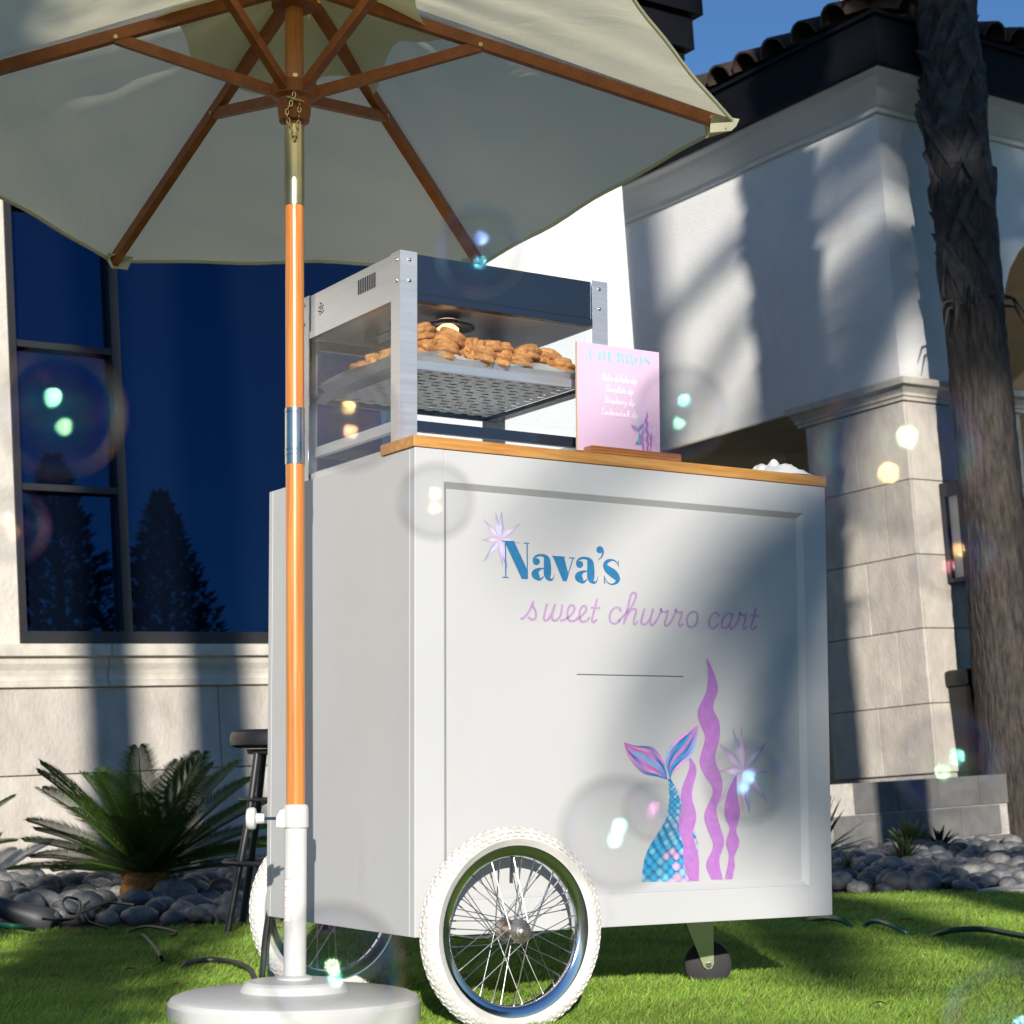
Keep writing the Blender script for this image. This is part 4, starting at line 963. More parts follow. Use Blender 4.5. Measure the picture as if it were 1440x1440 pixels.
newl(); stroke(P_, [(1370, 592, 5), (1350, 552, 9), (1310, 531, 16), (1262, 543, 34), (1240, 578, 40), (1264, 620, 66), (1310, 655, 78), (1346, 692, 66), (1360, 726, 44), (1340, 754, 24), (1300, 765, 12), (1260, 745, 8), (1236, 700, 5)], cf, mp, dome=False)
poly((1364, 536), (1371, 534), (1371, 602), (1366, 602)); poly((1228, 684), (1235, 684), (1240, 760), (1229, 762))
# second line in a single-weight script
LILAC = lin((168, 138, 176)); SCRIPT = []; cf = flat(LILAC)
LETTER_STARTS = {(100, 360), (392, 200), (548, 382), (730, 365), (953, 148), (1222, 270), (1190, 400), (122, 165), (235, 310), (385, 325), (640, 190), (918, 235), (1065, 215), (1080, 350), (1308, 155)}
SEEN = set()
def sletter(st, m_, w):
    if st[0] in LETTER_STARTS and st[0] not in SEEN: SEEN.add(st[0]); SCRIPT.append(Print())
    stroke(SCRIPT[-1], st, cf, m_, w=w)
m1 = crop(720, 825, 8)
for st in ([(100, 360), (130, 350), (190, 280), (238, 170)], [(238, 170), (232, 215), (262, 270), (270, 330), (255, 362), (225, 370), (185, 348)],
           [(392, 200), (372, 280), (358, 350), (372, 378), (405, 370), (440, 310), (482, 205)], [(482, 205), (458, 300), (448, 350), (470, 380), (510, 370), (550, 310), (563, 210)],
           [(548, 382), (600, 365), (670, 310), (703, 250), (690, 215), (660, 212), (632, 250), (622, 310), (635, 370), (675, 388), (715, 375), (745, 345)],
           [(730, 365), (780, 330), (825, 280), (838, 240), (818, 218), (790, 225), (765, 265), (757, 330), (770, 380), (805, 395), (840, 382), (868, 350)],
           [(953, 148), (935, 230), (905, 340), (900, 385), (918, 400), (950, 375)], [(898, 237), (982, 239)],
           [(1222, 270), (1205, 240), (1165, 235), (1120, 270), (1098, 330), (1108, 395), (1150, 415), (1190, 400), (1220, 360)],
           [(1190, 400), (1260, 320), (1340, 230), (1390, 130), (1390, 80), (1368, 68), (1340, 90), (1315, 180), (1285, 310), (1257, 415)],
           [(1265, 390), (1310, 300), (1350, 258), (1385, 250), (1395, 275), (1375, 360), (1368, 410), (1385, 425), (1410, 395)]): sletter(st, m1, 25)
m1 = crop(890, 835, 7.579)
for st in ([(122, 165), (100, 240), (88, 300), (105, 328), (140, 318), (180, 270), (215, 165)], [(215, 165), (190, 260), (185, 320), (205, 335), (235, 310)],
           [(235, 310), (265, 260), (292, 200), (300, 157), (305, 185), (335, 195), (372, 180)], [(372, 180), (355, 260), (338, 310), (350, 342), (385, 325)],
           [(385, 325), (425, 260), (450, 200), (458, 167), (462, 188), (492, 198), (525, 190)], [(525, 190), (510, 250), (492, 310), (500, 345), (530, 325)],
           [(640, 190), (590, 225), (575, 290), (590, 345), (630, 355), (675, 320), (688, 255), (680, 205), (640, 190)],
           [(918, 235), (895, 205), (865, 205), (825, 250), (812, 310), (825, 355), (860, 368), (905, 325)],
           [(1065, 215), (1010, 212), (965, 255), (945, 320), (955, 360), (990, 365), (1035, 310), (1065, 215)], [(1065, 215), (1045, 290), (1030, 350), (1045, 375), (1080, 350)],
           [(1080, 350), (1115, 300), (1135, 240), (1140, 200), (1148, 220), (1175, 230), (1205, 220)], [(1205, 220), (1195, 290), (1178, 345), (1185, 380), (1215, 350)],
           [(1308, 155), (1295, 230), (1268, 320), (1262, 365), (1285, 380), (1315, 345)], [(1258, 230), (1335, 236)]): sletter(st, m1, 23)
# seaweed, tail and star shapes from the lower right of the panel
mt = crop(840, 900, 4)
def tail_art(mp):
    PLUM = lin((172, 116, 184))
    T = Print(); S = Print(); W = Print(); B = {}
    def edge(pts, n=8): return cr(pts, n)
    def resamp(pts, ys):
        e = np.array(edge(pts)); return [(float(np.interp(y, e[:, 1], e[:, 0])), y) for y in ys]
    # body of the tail: rows of scales clipped to its outline
    Lp = [(398, 780), (405, 850), (402, 920), (385, 1010), (340, 1090), (290, 1170), (262, 1250), (247, 1365)]; Rp = [(412, 780), (438, 830), (462, 890), (500, 985), (545, 1070), (566, 1160), (562, 1250), (520, 1359)]
    ys = list(np.linspace(780, 1360, 40)); Le, Re = resamp(Lp, ys), resamp(Rp, ys)
    T.quadstrip([mp(*p) for p in Le], [mp(*p) for p in Re], flat(lin((34, 104, 160))))
    xl = lambda y: float(np.interp(y, [p[1] for p in Le], [p[0] for p in Le])); xr = lambda y: float(np.interp(y, [p[1] for p in Re], [p[0] for p in Re]))
    rs = random.Random(5); y = 1372; row = 0
    rows = []
    while y > 800:
        f = (y - 780) / 580; s = 9 + 25 * f ** .8; rows.append((y, s, row)); y -= s * .95; row += 1
    for y, s, row in rows:
        x = xl(min(y, 1360)) - s + (s if row % 2 else 0); w = 2 * s
        while x < xr(min(y, 1360)) + s:
            f = (x - xl(min(y, 1360))) / max(1, xr(min(y, 1360)) - xl(min(y, 1360))); g_ = (y - 780) / 580
            hue = rs.random() + .9 * max(0, f - .35) * (g_ > .35)
            c = lin((70, 170, 205)) if hue < .45 else lin((120, 200, 214)) if hue < .75 else lin((165, 205, 228)) if hue < 1.0 else lin((232, 178, 205)) if hue < 1.25 else lin((236, 170, 160))
            cd = lin((24, 96, 158)) if hue < 1.1 else lin((110, 140, 200))
            pts = []; cs = []
            n = 9
            for k in range(n): a = math.pi * k / (n - 1); pts.append((x + s * .93 * math.cos(a), y - s * .15 - s * .95 * math.sin(a)))
            pts += [(x - s * .5, y + s * .35), (x, y + s * .75), (x + s * .5, y + s * .35)]
            pts = [(min(max(a, xl(min(max(b, 780), 1360))), xr(min(max(b, 780), 1360))), min(max(b, 782), 1360)) for a, b in pts]
            T.z += .000008
            ctr = (min(max(x, xl(min(max(y, 780), 1360))), xr(min(max(y, 780), 1360))), min(max(y - s * .25, 782), 1360))
            V = [ctr] + pts; T.mb.add([(mp(*p)[0], -T.z, mp(*p)[1]) for p in V], [(0, i, i + 1) for i in range(1, len(pts))] + [(0, len(pts), 1)], [c] + [cd if i < n else tuple((a + b) / 2 for a, b in zip(c, cd)) for i in range(len(pts))])
            x += w
    # fins: leaf shaped, veined strips running from the root
    for root, tip, side1, side2, tones in (((393, 786), (148, 575), [(330, 766), (262, 752), (205, 700), (168, 640)], [(378, 700), (345, 638), (300, 600), (215, 594)], 0), ((408, 784), (567, 477), [(384, 690), (396, 618), (440, 560), (510, 512)], [(428, 745), (480, 697), (528, 655), (556, 565)], 1)):
        A = edge([root] + side1 + [tip], 5); Bq = edge([root] + side2 + [tip], 5); m_ = 7
        pal = [lin(c) for c in ((38, 118, 176), (120, 176, 214), (206, 128, 190), (228, 150, 200), (150, 150, 210), (70, 150, 200), (196, 92, 160), (40, 110, 170))]
        for j in range(m_):
            L_ = [mp(*(a + (b - a) * (j / m_))[:2]) for a, b in zip(A, Bq)]; R_ = [mp(*(a + (b - a) * ((j + 1) / m_))[:2]) for a, b in zip(A, Bq)]
            n = len(L_); T.z += .000012; vs = []; cs = []
            for i, (a, b) in enumerate(zip(L_, R_)):
                f = i / (n - 1); k0 = pal[(j * 3 + tones) % 8]; k1 = pal[(j * 5 + 2 + tones) % 8]; kt = pal[6] if not tones else pal[2]; kr = pal[0]
                c = tuple((kr[q] * (1 - f / .3) + k0[q] * f / .3) if f < .3 else (k0[q] + (k1[q] - k0[q]) * (f - .3) / .4 if f < .7 else k1[q] + (kt[q] - k1[q]) * (f - .7) / .3) for q in range(3))
                vs += [(a[0], -T.z, a[1]), (b[0], -T.z, b[1])]; cs += [c, tuple(q * (.86 if j % 2 else 1.08) for q in c)]
            T.mb.add(vs, [(2 * i, 2 * i + 1, 2 * i + 3, 2 * i + 2) for i in range(n - 1)], cs)
    W.z = .0006
    for Lq, Rq in (([(610, 108), (622, 180), (610, 290), (563, 400), (580, 480), (605, 550), (573, 680), (600, 760), (648, 850), (600, 980), (620, 1070), (650, 1160), (610, 1260), (640, 1347)],
                    [(622, 108), (660, 200), (678, 280), (650, 380), (685, 460), (685, 560), (662, 670), (700, 780), (695, 880), (668, 950), (690, 1050), (712, 1140), (685, 1240), (705, 1345)]),
                   ([(512, 655), (515, 720), (475, 830), (468, 900), (470, 960), (456, 1050), (480, 1150), (485, 1250), (515, 1355)], [(518, 655), (557, 730), (530, 870), (556, 990), (535, 1090), (550, 1150), (570, 1230), (570, 1352)]),
                   ([(775, 765), (735, 840), (715, 930), (718, 1000), (742, 1060), (722, 1140), (738, 1220), (715, 1345)], [(783, 768), (785, 870), (803, 970), (780, 1070), (798, 1140), (770, 1220), (772, 1270), (758, 1343)])):
        y0, y1 = Lq[0][1], Lq[-1][1]; ys = list(np.linspace(y0, y1, 60)); B_ = Print(); B_.z = .0007
        B_.quadstrip([mp(*p) for p in resamp(Lq, ys)], [mp(*p) for p in resamp(Rq, ys)], flat(PLUM)); B.setdefault('weed', []).append(B_)
    return T, B['weed']
def star_art(mp, c, tips, bw, seed):
    S = Print(); rs = random.Random(seed); S.z = .0002
    for k, tp in enumerate(tips):
        c_, t_ = np.array(c, float), np.array(tp, float); d = t_ - c_; n = np.array((-d[1], d[0])) / np.linalg.norm(d); m_ = c_ + d * .36; w = bw * rs.uniform(.8, 1.15)
        k1, k2, k3 = [lin(x) for x in rs.choice((((206, 186, 214), (166, 160, 196), (150, 128, 160)), ((196, 190, 220), (110, 140, 180), (120, 118, 150)), ((222, 200, 220), (186, 160, 196), (160, 130, 150))))]
        S.z += .00001
        V = [c_, m_ + n * w, t_, m_ - n * w, c_ + d * .45]
        S.mb.add([(mp(*p)[0], -S.z, mp(*p)[1]) for p in V], [(0, 1, 4), (1, 2, 4), (2, 3, 4), (3, 0, 4)], [k1, k2, k3, k1, tuple(min(1, x * 1.15) for x in k1)])
    return S
star1 = star_art(crop(670, 710, 6.857), (228, 330), [(65, 135), (183, 68), (243, 58), (430, 170), (430, 370), (300, 620), (252, 600), (65, 552), (50, 338)], 27, 1)
star2 = star_art(crop(1000, 1000, 9), (405, 745), [(90, 395), (270, 205), (378, 175), (715, 375), (725, 770), (730, 1165), (490, 1310), (395, 1270), (95, 1165), (85, 765)], 48, 2)
tail, weeds = tail_art(mt)
YF = .0122
star1.build('star_print', panel, YF - .0001); star2.build('star_print', panel, YF - .0001)
for l_ in NAME: l_.build('letter', panel, YF - .0006)
for l_ in SCRIPT: l_.build('script_letter', panel, YF - .0003)
tail.build('tail_print', panel, YF - .0002)
for w_ in weeds: w_.build('seaweed_print', panel, YF - .0003)
ln_ = Print(); a, b = pcl(811, 948.3), pcl(961, 951.3); ln_.quadstrip([(a[0], a[1] + .0011), (b[0], b[1] + .0011)], [(a[0], a[1] - .0011), (b[0], b[1] - .0011)], flat(lin((96, 96, 104)))); ln_.build('thin_line_print', panel, YF - .0002)
# ---- wheels
def wheel(Y, mir):
    w = bpy.data.objects.new('wheel', None); col.objects.link(w); w.parent = cart; w.location = (WHEEL_X, Y, .200); w.empty_display_size = .05
    Rt, wt = .2025, .0245; RM = .1615
    t = MB(); n, m_ = 120, 20
    for i in range(n):
        a = 2 * math.pi * i / n
        for k in range(m_):
            b = 2 * math.pi * k / m_; r_ = (Rt - .003 + RM - .004) / 2 + ((Rt - RM) / 2 + .0005) * math.cos(b); y = wt * math.sin(b) * (1 if math.cos(b) > 0 else (.62 + .38 * (1 + math.cos(b))))
            t.v.append((r_ * math.cos(a), y, r_ * math.sin(a)))
    for i in range(n):
        for k in range(m_): t.f.append((i * m_ + k, i * m_ + (k + 1) % m_, ((i + 1) % n) * m_ + (k + 1) % m_, ((i + 1) % n) * m_ + k))
    def knob(a, b, la, lb, h):
        vs = []
        for hh in (-.002, h):
            for da, db in ((-la, -lb), (la, -lb), (la, lb), (-la, lb)):
                aa, bb = a + da * (1 if hh < 0 else .86), b + db * (1 if hh < 0 else .86); rc = (Rt - .003 + RM - .004) / 2; rr = (Rt - RM) / 2 + hh
                r_ = rc + rr * math.cos(bb); vs.append((r_ * math.cos(aa), (wt + hh) * math.sin(bb), r_ * math.sin(aa)))
        t.add(vs, [(4, 5, 6, 7), (0, 1, 5, 4), (1, 2, 6, 5), (2, 3, 7, 6), (3, 0, 4, 7)])
    for i in range(62):
        a = 2 * math.pi * i / 62
        for b, dl in ((0, .5), (.42, 0), (-.42, 0), (.86, .5), (-.86, .5), (1.22, 0), (-1.22, 0)): knob(a + dl * 2 * math.pi / 62, b, .033, .15, .0032)
    t.build('tyre', tyre_m, w, smooth=True, fix=True, ang=35)
    rim = MB(); pr2 = [(.1640, -.0150), (.1665, -.0165), (.1655, -.0185), (.1600, -.0180), (.1520, -.0150), (.1470, -.0130), (.1440, -.0090), (.1430, 0), (.1440, .0090), (.1470, .0130), (.1520, .0150), (.1600, .0180), (.1655, .0185), (.1665, .0165), (.1640, .0150)]
    rim.lathe(pr2, 96, axis='Y', cap=False).build('rim', chrome, w, smooth=True, ang=50)
    hub = MB().lathe([(.004, -.048), (.005, -.046), (.0095, -.043), (.0095, -.037), (.013, -.036), (.015, -.032), (.0235, -.031), (.0235, -.0285), (.012, -.026), (.0105, 0), (.012, .026), (.0235, .0285), (.0235, .031), (.015, .032), (.013, .036), (.006, .046)], 28, axis='Y').build('hub', rust, w, smooth=True, ang=30)
    me = None
    for k in range(36):
        s = -1 if k % 2 else 1; a = 2 * math.pi * k / 36; cross = (1 if (k // 2) % 2 else -1) * 1.15
        p0 = Vector((.0215 * math.cos(a + cross), s * .0295, .0215 * math.sin(a + cross))); p1 = Vector((.1445 * math.cos(a), s * .004, .1445 * math.sin(a))); pn = p1.lerp(p0, .09)
        MB().tube([p0, pn], .00095, 6).tube([pn, p1], .0018, 6).build('spoke', spoke_m, w)
    MB().tube([(0, -.003, .1445), (0, -.003, .128), (0, -.003, .112)], .0035, 8, rs=[.0032, .0036, .0040]).build('valve', rubber, w)
    if mir: w.rotation_euler = (0, .4, 0)
wheel(-.055, 0); wheel(CW + .055, 1)
MB().tube([(WHEEL_X, -.03, .2), (WHEEL_X, .03, .183), (WHEEL_X, .10, .176), (WHEEL_X, CW - .1, .176), (WHEEL_X, CW - .03, .183), (WHEEL_X, CW + .03, .2)], .0085, 12).build('axle', chrome, cart, smooth=True)
# ---- swivel caster
cs_ = bpy.data.objects.new('caster', None); col.objects.link(cs_); cs_.parent = cart; cs_.location = (.955, .36, 0); cs_.rotation_euler = (0, 0, -.55)
MB().box(-.05, .05, -.045, .045, ZB - .006, ZB - .001, b=.001).build('mounting_plate', blackm, cs_, smooth=True)
MB().lathe([(.01, ZB - .024), (.032, ZB - .022), (.034, ZB - .012), (.03, ZB - .007), (.01, ZB - .007)], 24).build('swivel_race', blackm, cs_, smooth=True)
for y in (-.023, .019):
    MB().prism([(-.038, ZB - .024), (.030, ZB - .024), (.030, .062), (.024, .052), (.014, .050), (.006, .056)], 'Y', y, y + .004).build('fork', caster_m, cs_)
MB().box(-.037, .029, -.019, .019, ZB - .0285, ZB - .025).build('fork_crown', caster_m, cs_)
MB().lathe([(.010, -.015), (.045, -.015), (.054, -.011), (.0555, 0), (.054, .011), (.045, .015), (.010, .015)], 36, axis='Y', org=(.018, 0, .0605)).build('caster_wheel', rubber, cs_, smooth=True)
MB().tube([(.018, -.028, .0605), (.018, .028, .0605)], .0065, 10).build('axle_bolt', blackm, cs_, smooth=True)

# ---------------------------------------------------------------- food warmer on the deck
AX0, AX1, AY0, AY1, AZ0, AZ1 = .045, .562, .146, .622, ZT + .0005, 1.583
WM = CART @ Matrix.Translation((0, 0, 0))
wr = thing('food_warmer', WM, 'stainless steel glass-sided food warmer standing on the cart', 'food warmer')
def wb(name, m, *a, b=.0008, p=None): return MB().box(*a, b=b).build(name, m, p or wr)
for x, sx in ((AX0, 1), (AX1, -1)):
    for y, sy in ((AY0, 1), (AY1, -1)):
        mb = MB(); w = .040; t_ = .0018
        xa, xb = sorted((x, x + sx * w)); ya, yb = sorted((y, y + sy * t_)); mb.box(xa, xb, ya, yb, AZ0, AZ1)
        xa, xb = sorted((x, x + sx * t_)); ya, yb = sorted((y + sy * t_, y + sy * w)); mb.box(xa, xb, ya, yb, AZ0, AZ1)
        po = mb.build('corner_post', steel, wr)
        for z in (AZ1 - .018, AZ1 - .062):
            MB().lathe([(.0042, 0), (.0042, -.0008), (.003, -.0022), (.001, -.0026)], 12, axis='Y', org=(x + sx * .022, y if sy > 0 else y + .0026, z)).build('rivet', chrome, po, smooth=True)
            MB().lathe([(.0042, 0), (.0042, -.0008 * sx), (.003, -.0022 * sx), (.001, -.0026 * sx)], 12, axis='X', org=(x, y + sy * .014, z)).build('rivet', chrome, po, smooth=True)
HZ = 1.497
top = wb('top_box', steel, AX0 + .003, AX1 - .003, AY0 + .022, AY1 - .004, HZ + .003, AZ1 - .001)
wb('front_fascia', steel_dk, AX0 + .041, AX1 - .041, AY0 + .004, AY0 + .021, HZ, AZ1 - .003)
wb('fascia_lip', steel_dk, AX0 + .041, AX1 - .041, AY0 + .0005, AY0 + .022, HZ - .016, HZ - .001)
wb('side_lip', steel, AX0 + .0005, AX0 + .010, AY0 + .041, AY1 - .041, HZ - .014, HZ + .0025)
wb('ceiling_plate', steel, AX0 + .012, AX1 - .004, AY0 + .023, AY1 - .006, HZ - .006, HZ + .002)
wb('base_tray', steel, AX0 + .004, AX1 - .004, AY0 + .004, AY1 - .004, AZ0 + .001, AZ0 + .03)
wb('lower_rail', steel_dk, AX0 + .041, AX1 - .041, AY0 + .0005, AY0 + .016, AZ0 + .062, AZ0 + .084)
wb('front_glass', clear, AX0 + .041, AX1 - .041, AY0 + .008, AY0 + .012, AZ0 + .085, HZ - .017, b=0)
wb('lower_glass', clear, AX0 + .041, AX1 - .041, AY0 + .008, AY0 + .012, AZ0 + .031, AZ0 + .061, b=0)
wb('back_lower_rail', steel_dk, AX0 + .041, AX1 - .041, AY1 - .016, AY1 - .001, AZ0 + .075, AZ0 + .10)
for x in (AX0 + .010, AX1 - .024): wb('side_lower_rail', steel, x, x + .014, AY0 + .042, AY1 - .042, AZ0 + .066, AZ0 + .088)
wb('back_glass', clear, AX0 + .041, AX1 - .041, AY1 - .012, AY1 - .008, AZ0 + .031, HZ - .007, b=0)
wb('side_glass', clear, AX0 + .004, AX0 + .008, AY0 + .041, AY1 - .041, AZ0 + .031, HZ - .015, b=0)
wb('side_glass', clear, AX1 - .008, AX1 - .004, AY0 + .041, AY1 - .041, AZ0 + .031, HZ - .007, b=0)
wb('back_rail', steel_dk, AX0 + .041, AX1 - .041, AY1 - .016, AY1 - .001, HZ - .03, HZ - .008)
# vents in the left side of the top box
for k in range(10):
    y = .262 + k * .0085; MB().box(AX0 + .0019, AX0 + .0029, y, y + .0036, HZ + .034, HZ + .066).build('vent_slot', slot_m, top)
for i in range(14):
    a = i * 2.39996; rr = .0135 * math.sqrt((i + .4) / 14); MB().lathe([(.0017, AX0 + .0019), (.0017, AX0 + .0029)], 8, axis='X', org=(0, .525 + rr * math.cos(a), HZ + .044 + rr * math.sin(a) * 1.15)).build('vent_hole', slot_m, top)
for y in (.36, .48): MB().box(AX0 + .09, AX0 + .125, y, y + .004, HZ - .04, HZ - .0065).build('lamp_bracket', steel_dk, wr)
MB().box(AX0 + .09, AX0 + .125, .364, .48, HZ - .030, HZ - .026).build('lamp_bracket', steel_dk, wr)
# slotted shelf: a sheet with real slots
SZ = 1.352
def slotted(name, z, x0, x1, y0, y1, nx, ny, m):
    mb = MB(); dx, dy = (x1 - x0) / nx, (y1 - y0) / ny
    for i in range(nx):
        for j in range(ny):
            cx, cy = x0 + (i + .5) * dx + (dx * .15 if j % 2 else -dx * .15), y0 + (j + .5) * dy; sx, sy = dx * .26, dy * .17
            cy = min(max(cy, y0 + j * dy + sy * 1.05), y0 + (j + 1) * dy - sy * 1.05)
            for zz in (z, z + .0012):
                o_ = [(x0 + i * dx, y0 + j * dy), (x0 + (i + 1) * dx, y0 + j * dy), (x0 + (i + 1) * dx, y0 + (j + 1) * dy), (x0 + i * dx, y0 + (j + 1) * dy)]
                q = [(cx - sx, cy - sy), (cx + sx, cy - sy), (cx + sx, cy + sy), (cx - sx, cy + sy)]
                f = [(0, 1, 5, 4), (1, 2, 6, 5), (2, 3, 7, 6), (3, 0, 4, 7)]
                mb.add([(*p, zz) for p in o_ + q], f if zz > z else [tuple(reversed(k)) for k in f])
    return mb.build(name, m, wr, fix=False)
shelf_m = mat('shelf_sheet', (.88, .87, .84), .5, .0, var=.05, vscale=10)
slotted('shelf', SZ, AX0 + .045, AX1 - .045, AY0 + .03, AY1 - .02, 11, 15, shelf_m)
for a in ((AX0 + .014, AX1 - .014, AY0 + .016, AY0 + .029), (AX0 + .014, AX1 - .014, AY1 - .03, AY1 - .02)): wb('shelf_rail', steel_dk if a[2] > .3 else steel, a[0], a[1], a[2], a[3], SZ - .010, SZ + .008)
for x in (AX0 + .014, AX1 - .044): wb('shelf_rail', steel_dk, x, x + .03, AY0 + .03, AY1 - .031, SZ - .010, SZ - .0005)
slotted('base_sheet', AZ0 + .034, AX0 + .02, AX1 - .02, AY0 + .02, AY1 - .02, 11, 15, shelf_m)
# heat lamp, lit
LX, LY, LZ = .245, .300, 1.4655
lm = bpy.data.objects.new('heat_lamp', None); col.objects.link(lm); lm.parent = wr; lm.location = (LX, LY, 0)
MB().lathe([(.024, HZ - .007), (.025, LZ + .022), (.030, LZ + .017), (.058, LZ + .012), (.060, LZ + .008), (.055, LZ + .007), (.030, LZ + .012)], 32, cap=False).build('lamp_shade', spot_m, lm, smooth=True)
em = bpy.data.materials.new('lit_bulb'); em.use_nodes = True; _p = em.node_tree.nodes['Principled BSDF']; _p.inputs['Base Color'].default_value = (.9, .7, .5, 1); _p.inputs['Emission Color'].default_value = (1, .62, .30, 1); _p.inputs['Emission Strength'].default_value = 1.6
MB().lathe([(.004, LZ - .022), (.016, LZ - .017), (.024, LZ - .004), (.024, LZ + .008), (.014, LZ + .016)], 24).build('bulb', em, lm, smooth=True)
# tray with paper and churros
tray = thing('baking_tray', CART @ Matrix.Translation((.30, .385, SZ + .0095)), 'shallow metal tray lined with white paper inside the warmer', 'tray')
MB().box(-.215, .215, -.19, .19, 0, .002).build('bottom', steel, tray)
tm = MB()
for a, b in (((-.215, -.19), (.215, -.19)), ((.215, -.19), (.215, .19)), ((.215, .19), (-.215, .19)), ((-.215, .19), (-.215, -.19))):
    d = Vector((b[0] - a[0], b[1] - a[1], 0)).normalized(); o_ = Vector((d.y, -d.x, 0)) * .012; A_, B_ = Vector((*a, .001)), Vector((*b, .001)); z = Vector((0, 0, .016))
    tm.add([A_, B_, B_ + o_ + z + d * .012, A_ + o_ + z - d * .012, A_ + Vector((0, 0, .002)), B_ + Vector((0, 0, .002)), B_ + o_ * .85 + z + d * .01, A_ + o_ * .85 + z - d * .01], [(0, 1, 2, 3), (7, 6, 5, 4), (3, 2, 6, 7)])
tm.build('rim', steel, tray, fix=False)
pl = MB(); nx, ny = 40, 24
for j in range(ny + 1):
    for i in range(nx + 1):
        x = -.228 + .456 * i / nx; y = -.206 + .40 * j / ny; e = max(0, (abs(x) - .200) / .028, (-y - .176) / .03)
        z = .004 + .017 * min(1, e) + (.0035 * math.sin(x * 55 + y * 20) + .003 * math.sin(x * 23 - 1) if e > .2 else .001 * math.sin(x * 60)); pl.v.append((x, y, z))
for j in range(ny):
    for i in range(nx): q = j * (nx + 1) + i; pl.f.append((q, q + 1, q + nx + 2, q + nx + 1))
po = pl.build('paper_liner', paper, smooth=True, fix=False); po.matrix_world = CART @ Matrix.Translation((.30, .385, SZ + .0125)); tag(po, 'creased white paper liner on the tray under the churros', 'paper')
def churro_mesh(kind):
    rs = random.Random(kind); mb = MB(); N = 44; pts = []
    for i in range(N + 1):
        t = i / N
        if kind % 3 == 0: a = 2 * math.pi * (t * 1.12 - .06); p = (.022 * math.cos(a), .017 * math.sin(a), .006 * t)
        elif kind % 3 == 1: a = math.pi * (1.45 * t - .2); p = (.030 * math.cos(a), .022 * math.sin(a) - .006, .004 * math.sin(3 * t))
        else: p = (-.038 + .076 * t, .010 * math.sin(t * 3.3), .005 * math.sin(t * 5))
        pts.append(Vector(p))
    n = 36; rings = []
    for i, p in enumerate(pts):
        t = (pts[min(i + 1, N)] - pts[max(i - 1, 0)]).normalized(); u = t.cross(Vector((0, 0, 1))).normalized(); w = u.cross(t); e = min(i, N - i); r = .0165 * (1 if e > 2 else (.35, .72, .92)[e]); tw = i * .045
        for k in range(n):
            a = 2 * math.pi * k / n; rr = r * (.80 + .52 * abs(math.cos(3 * (a + tw))) + rs.uniform(-.03, .03)); mb.v.append(tuple(p + (u * math.cos(a) + w * math.sin(a)) * rr))
    for i in range(N):
        for k in range(n): mb.f.append((i * n + k, i * n + (k + 1) % n, (i + 1) * n + (k + 1) % n, (i + 1) * n + k))
    mb.f += [tuple(range(n - 1, -1, -1)), tuple(range(N * n, N * n + n))]
    return mb.mesh('churro', churro_m, smooth=True, fix=False, ang=70)
block_variation(churro_m); cms = [churro_mesh(k) for k in range(6)]
rs = random.Random(17); cz = SZ + .0185
def churro(x, y, z, lab, tilt):
    o = bpy.data.objects.new('churro', cms[rs.randrange(6)]); col.objects.link(o)
    o.matrix_world = CART @ Matrix.Translation((x, y, z)) @ Matrix.Rotation(rs.uniform(0, 6.28), 4, 'Z') @ Matrix.Rotation(rs.uniform(-tilt, tilt), 4, 'X') @ Matrix.Rotation(rs.uniform(-tilt, tilt), 4, 'Y')
    tag(o, lab, 'churro', 'churros piled on the tray')
G1, G2 = 'ridged golden churro lying directly on the paper liner', 'ridged golden churro resting on top of the churro pile'
for j in range(4):
    for i in range(8): churro(.135 + i * .048 + rs.uniform(-.006, .006), .222 + j * .085 + rs.uniform(-.008, .008), cz + .0205, G1, .06)
for j in range(3):
    for i in range(7): churro(.145 + i * .051 + rs.uniform(-.01, .01), .228 + j * .09 + rs.uniform(-.01, .01), cz + .041, G2, .3)
for i in range(3): churro(.135 + i * .04, .240 + rs.uniform(-.01, .01), cz + .058, G2, .4)

# ---------------------------------------------------------------- sign on the counter
SX0, SX1, SZ0, SZ1, SY = .424, .6375, 1.172, 1.4185, .060
sg = thing('menu_sign', CART @ Matrix.Translation((0, SY, 0)), 'pink menu board reading CHURROS in pale blue on the counter', 'sign')
bd = MB().box(SX0 + .0001, SX1, 0, .0055, SZ0 + .013, SZ1).build('board', pinkb, sg)
MB().box(SX0 - .0012, SX0, .0, .0055, SZ0 + .013, SZ1).build('board_edge', plyedge, sg)
def scl(u, v): p = cl(u, v, SY); return (p.x, p.z)
P_ = Print(); ms = (lambda x, y: scl(815 + x / 12, 480 + y / 12)); cf = flat(lin((150, 192, 216)))
def spoly(*pts): P_.poly([ms(*p) for p in pts], cf)
stroke(P_, [(222, 138, 5), (190, 158, 28), (176, 215, 46), (188, 280, 32), (225, 312, 6)], cf, ms, dome=False); spoly((262, 140), (276, 144), (278, 190), (268, 172)); spoly((258, 312), (280, 285), (280, 318))
spoly((312, 155), (360, 160), (360, 326), (312, 321)); spoly((396, 164), (442, 169), (442, 335), (396, 330)); spoly((372, 243), (390, 245), (390, 252), (372, 250))
spoly((472, 172), (520, 177), (521, 310), (532, 338), (550, 350), (505, 344), (478, 315)); spoly((566, 186), (573, 187), (573, 330), (566, 338))
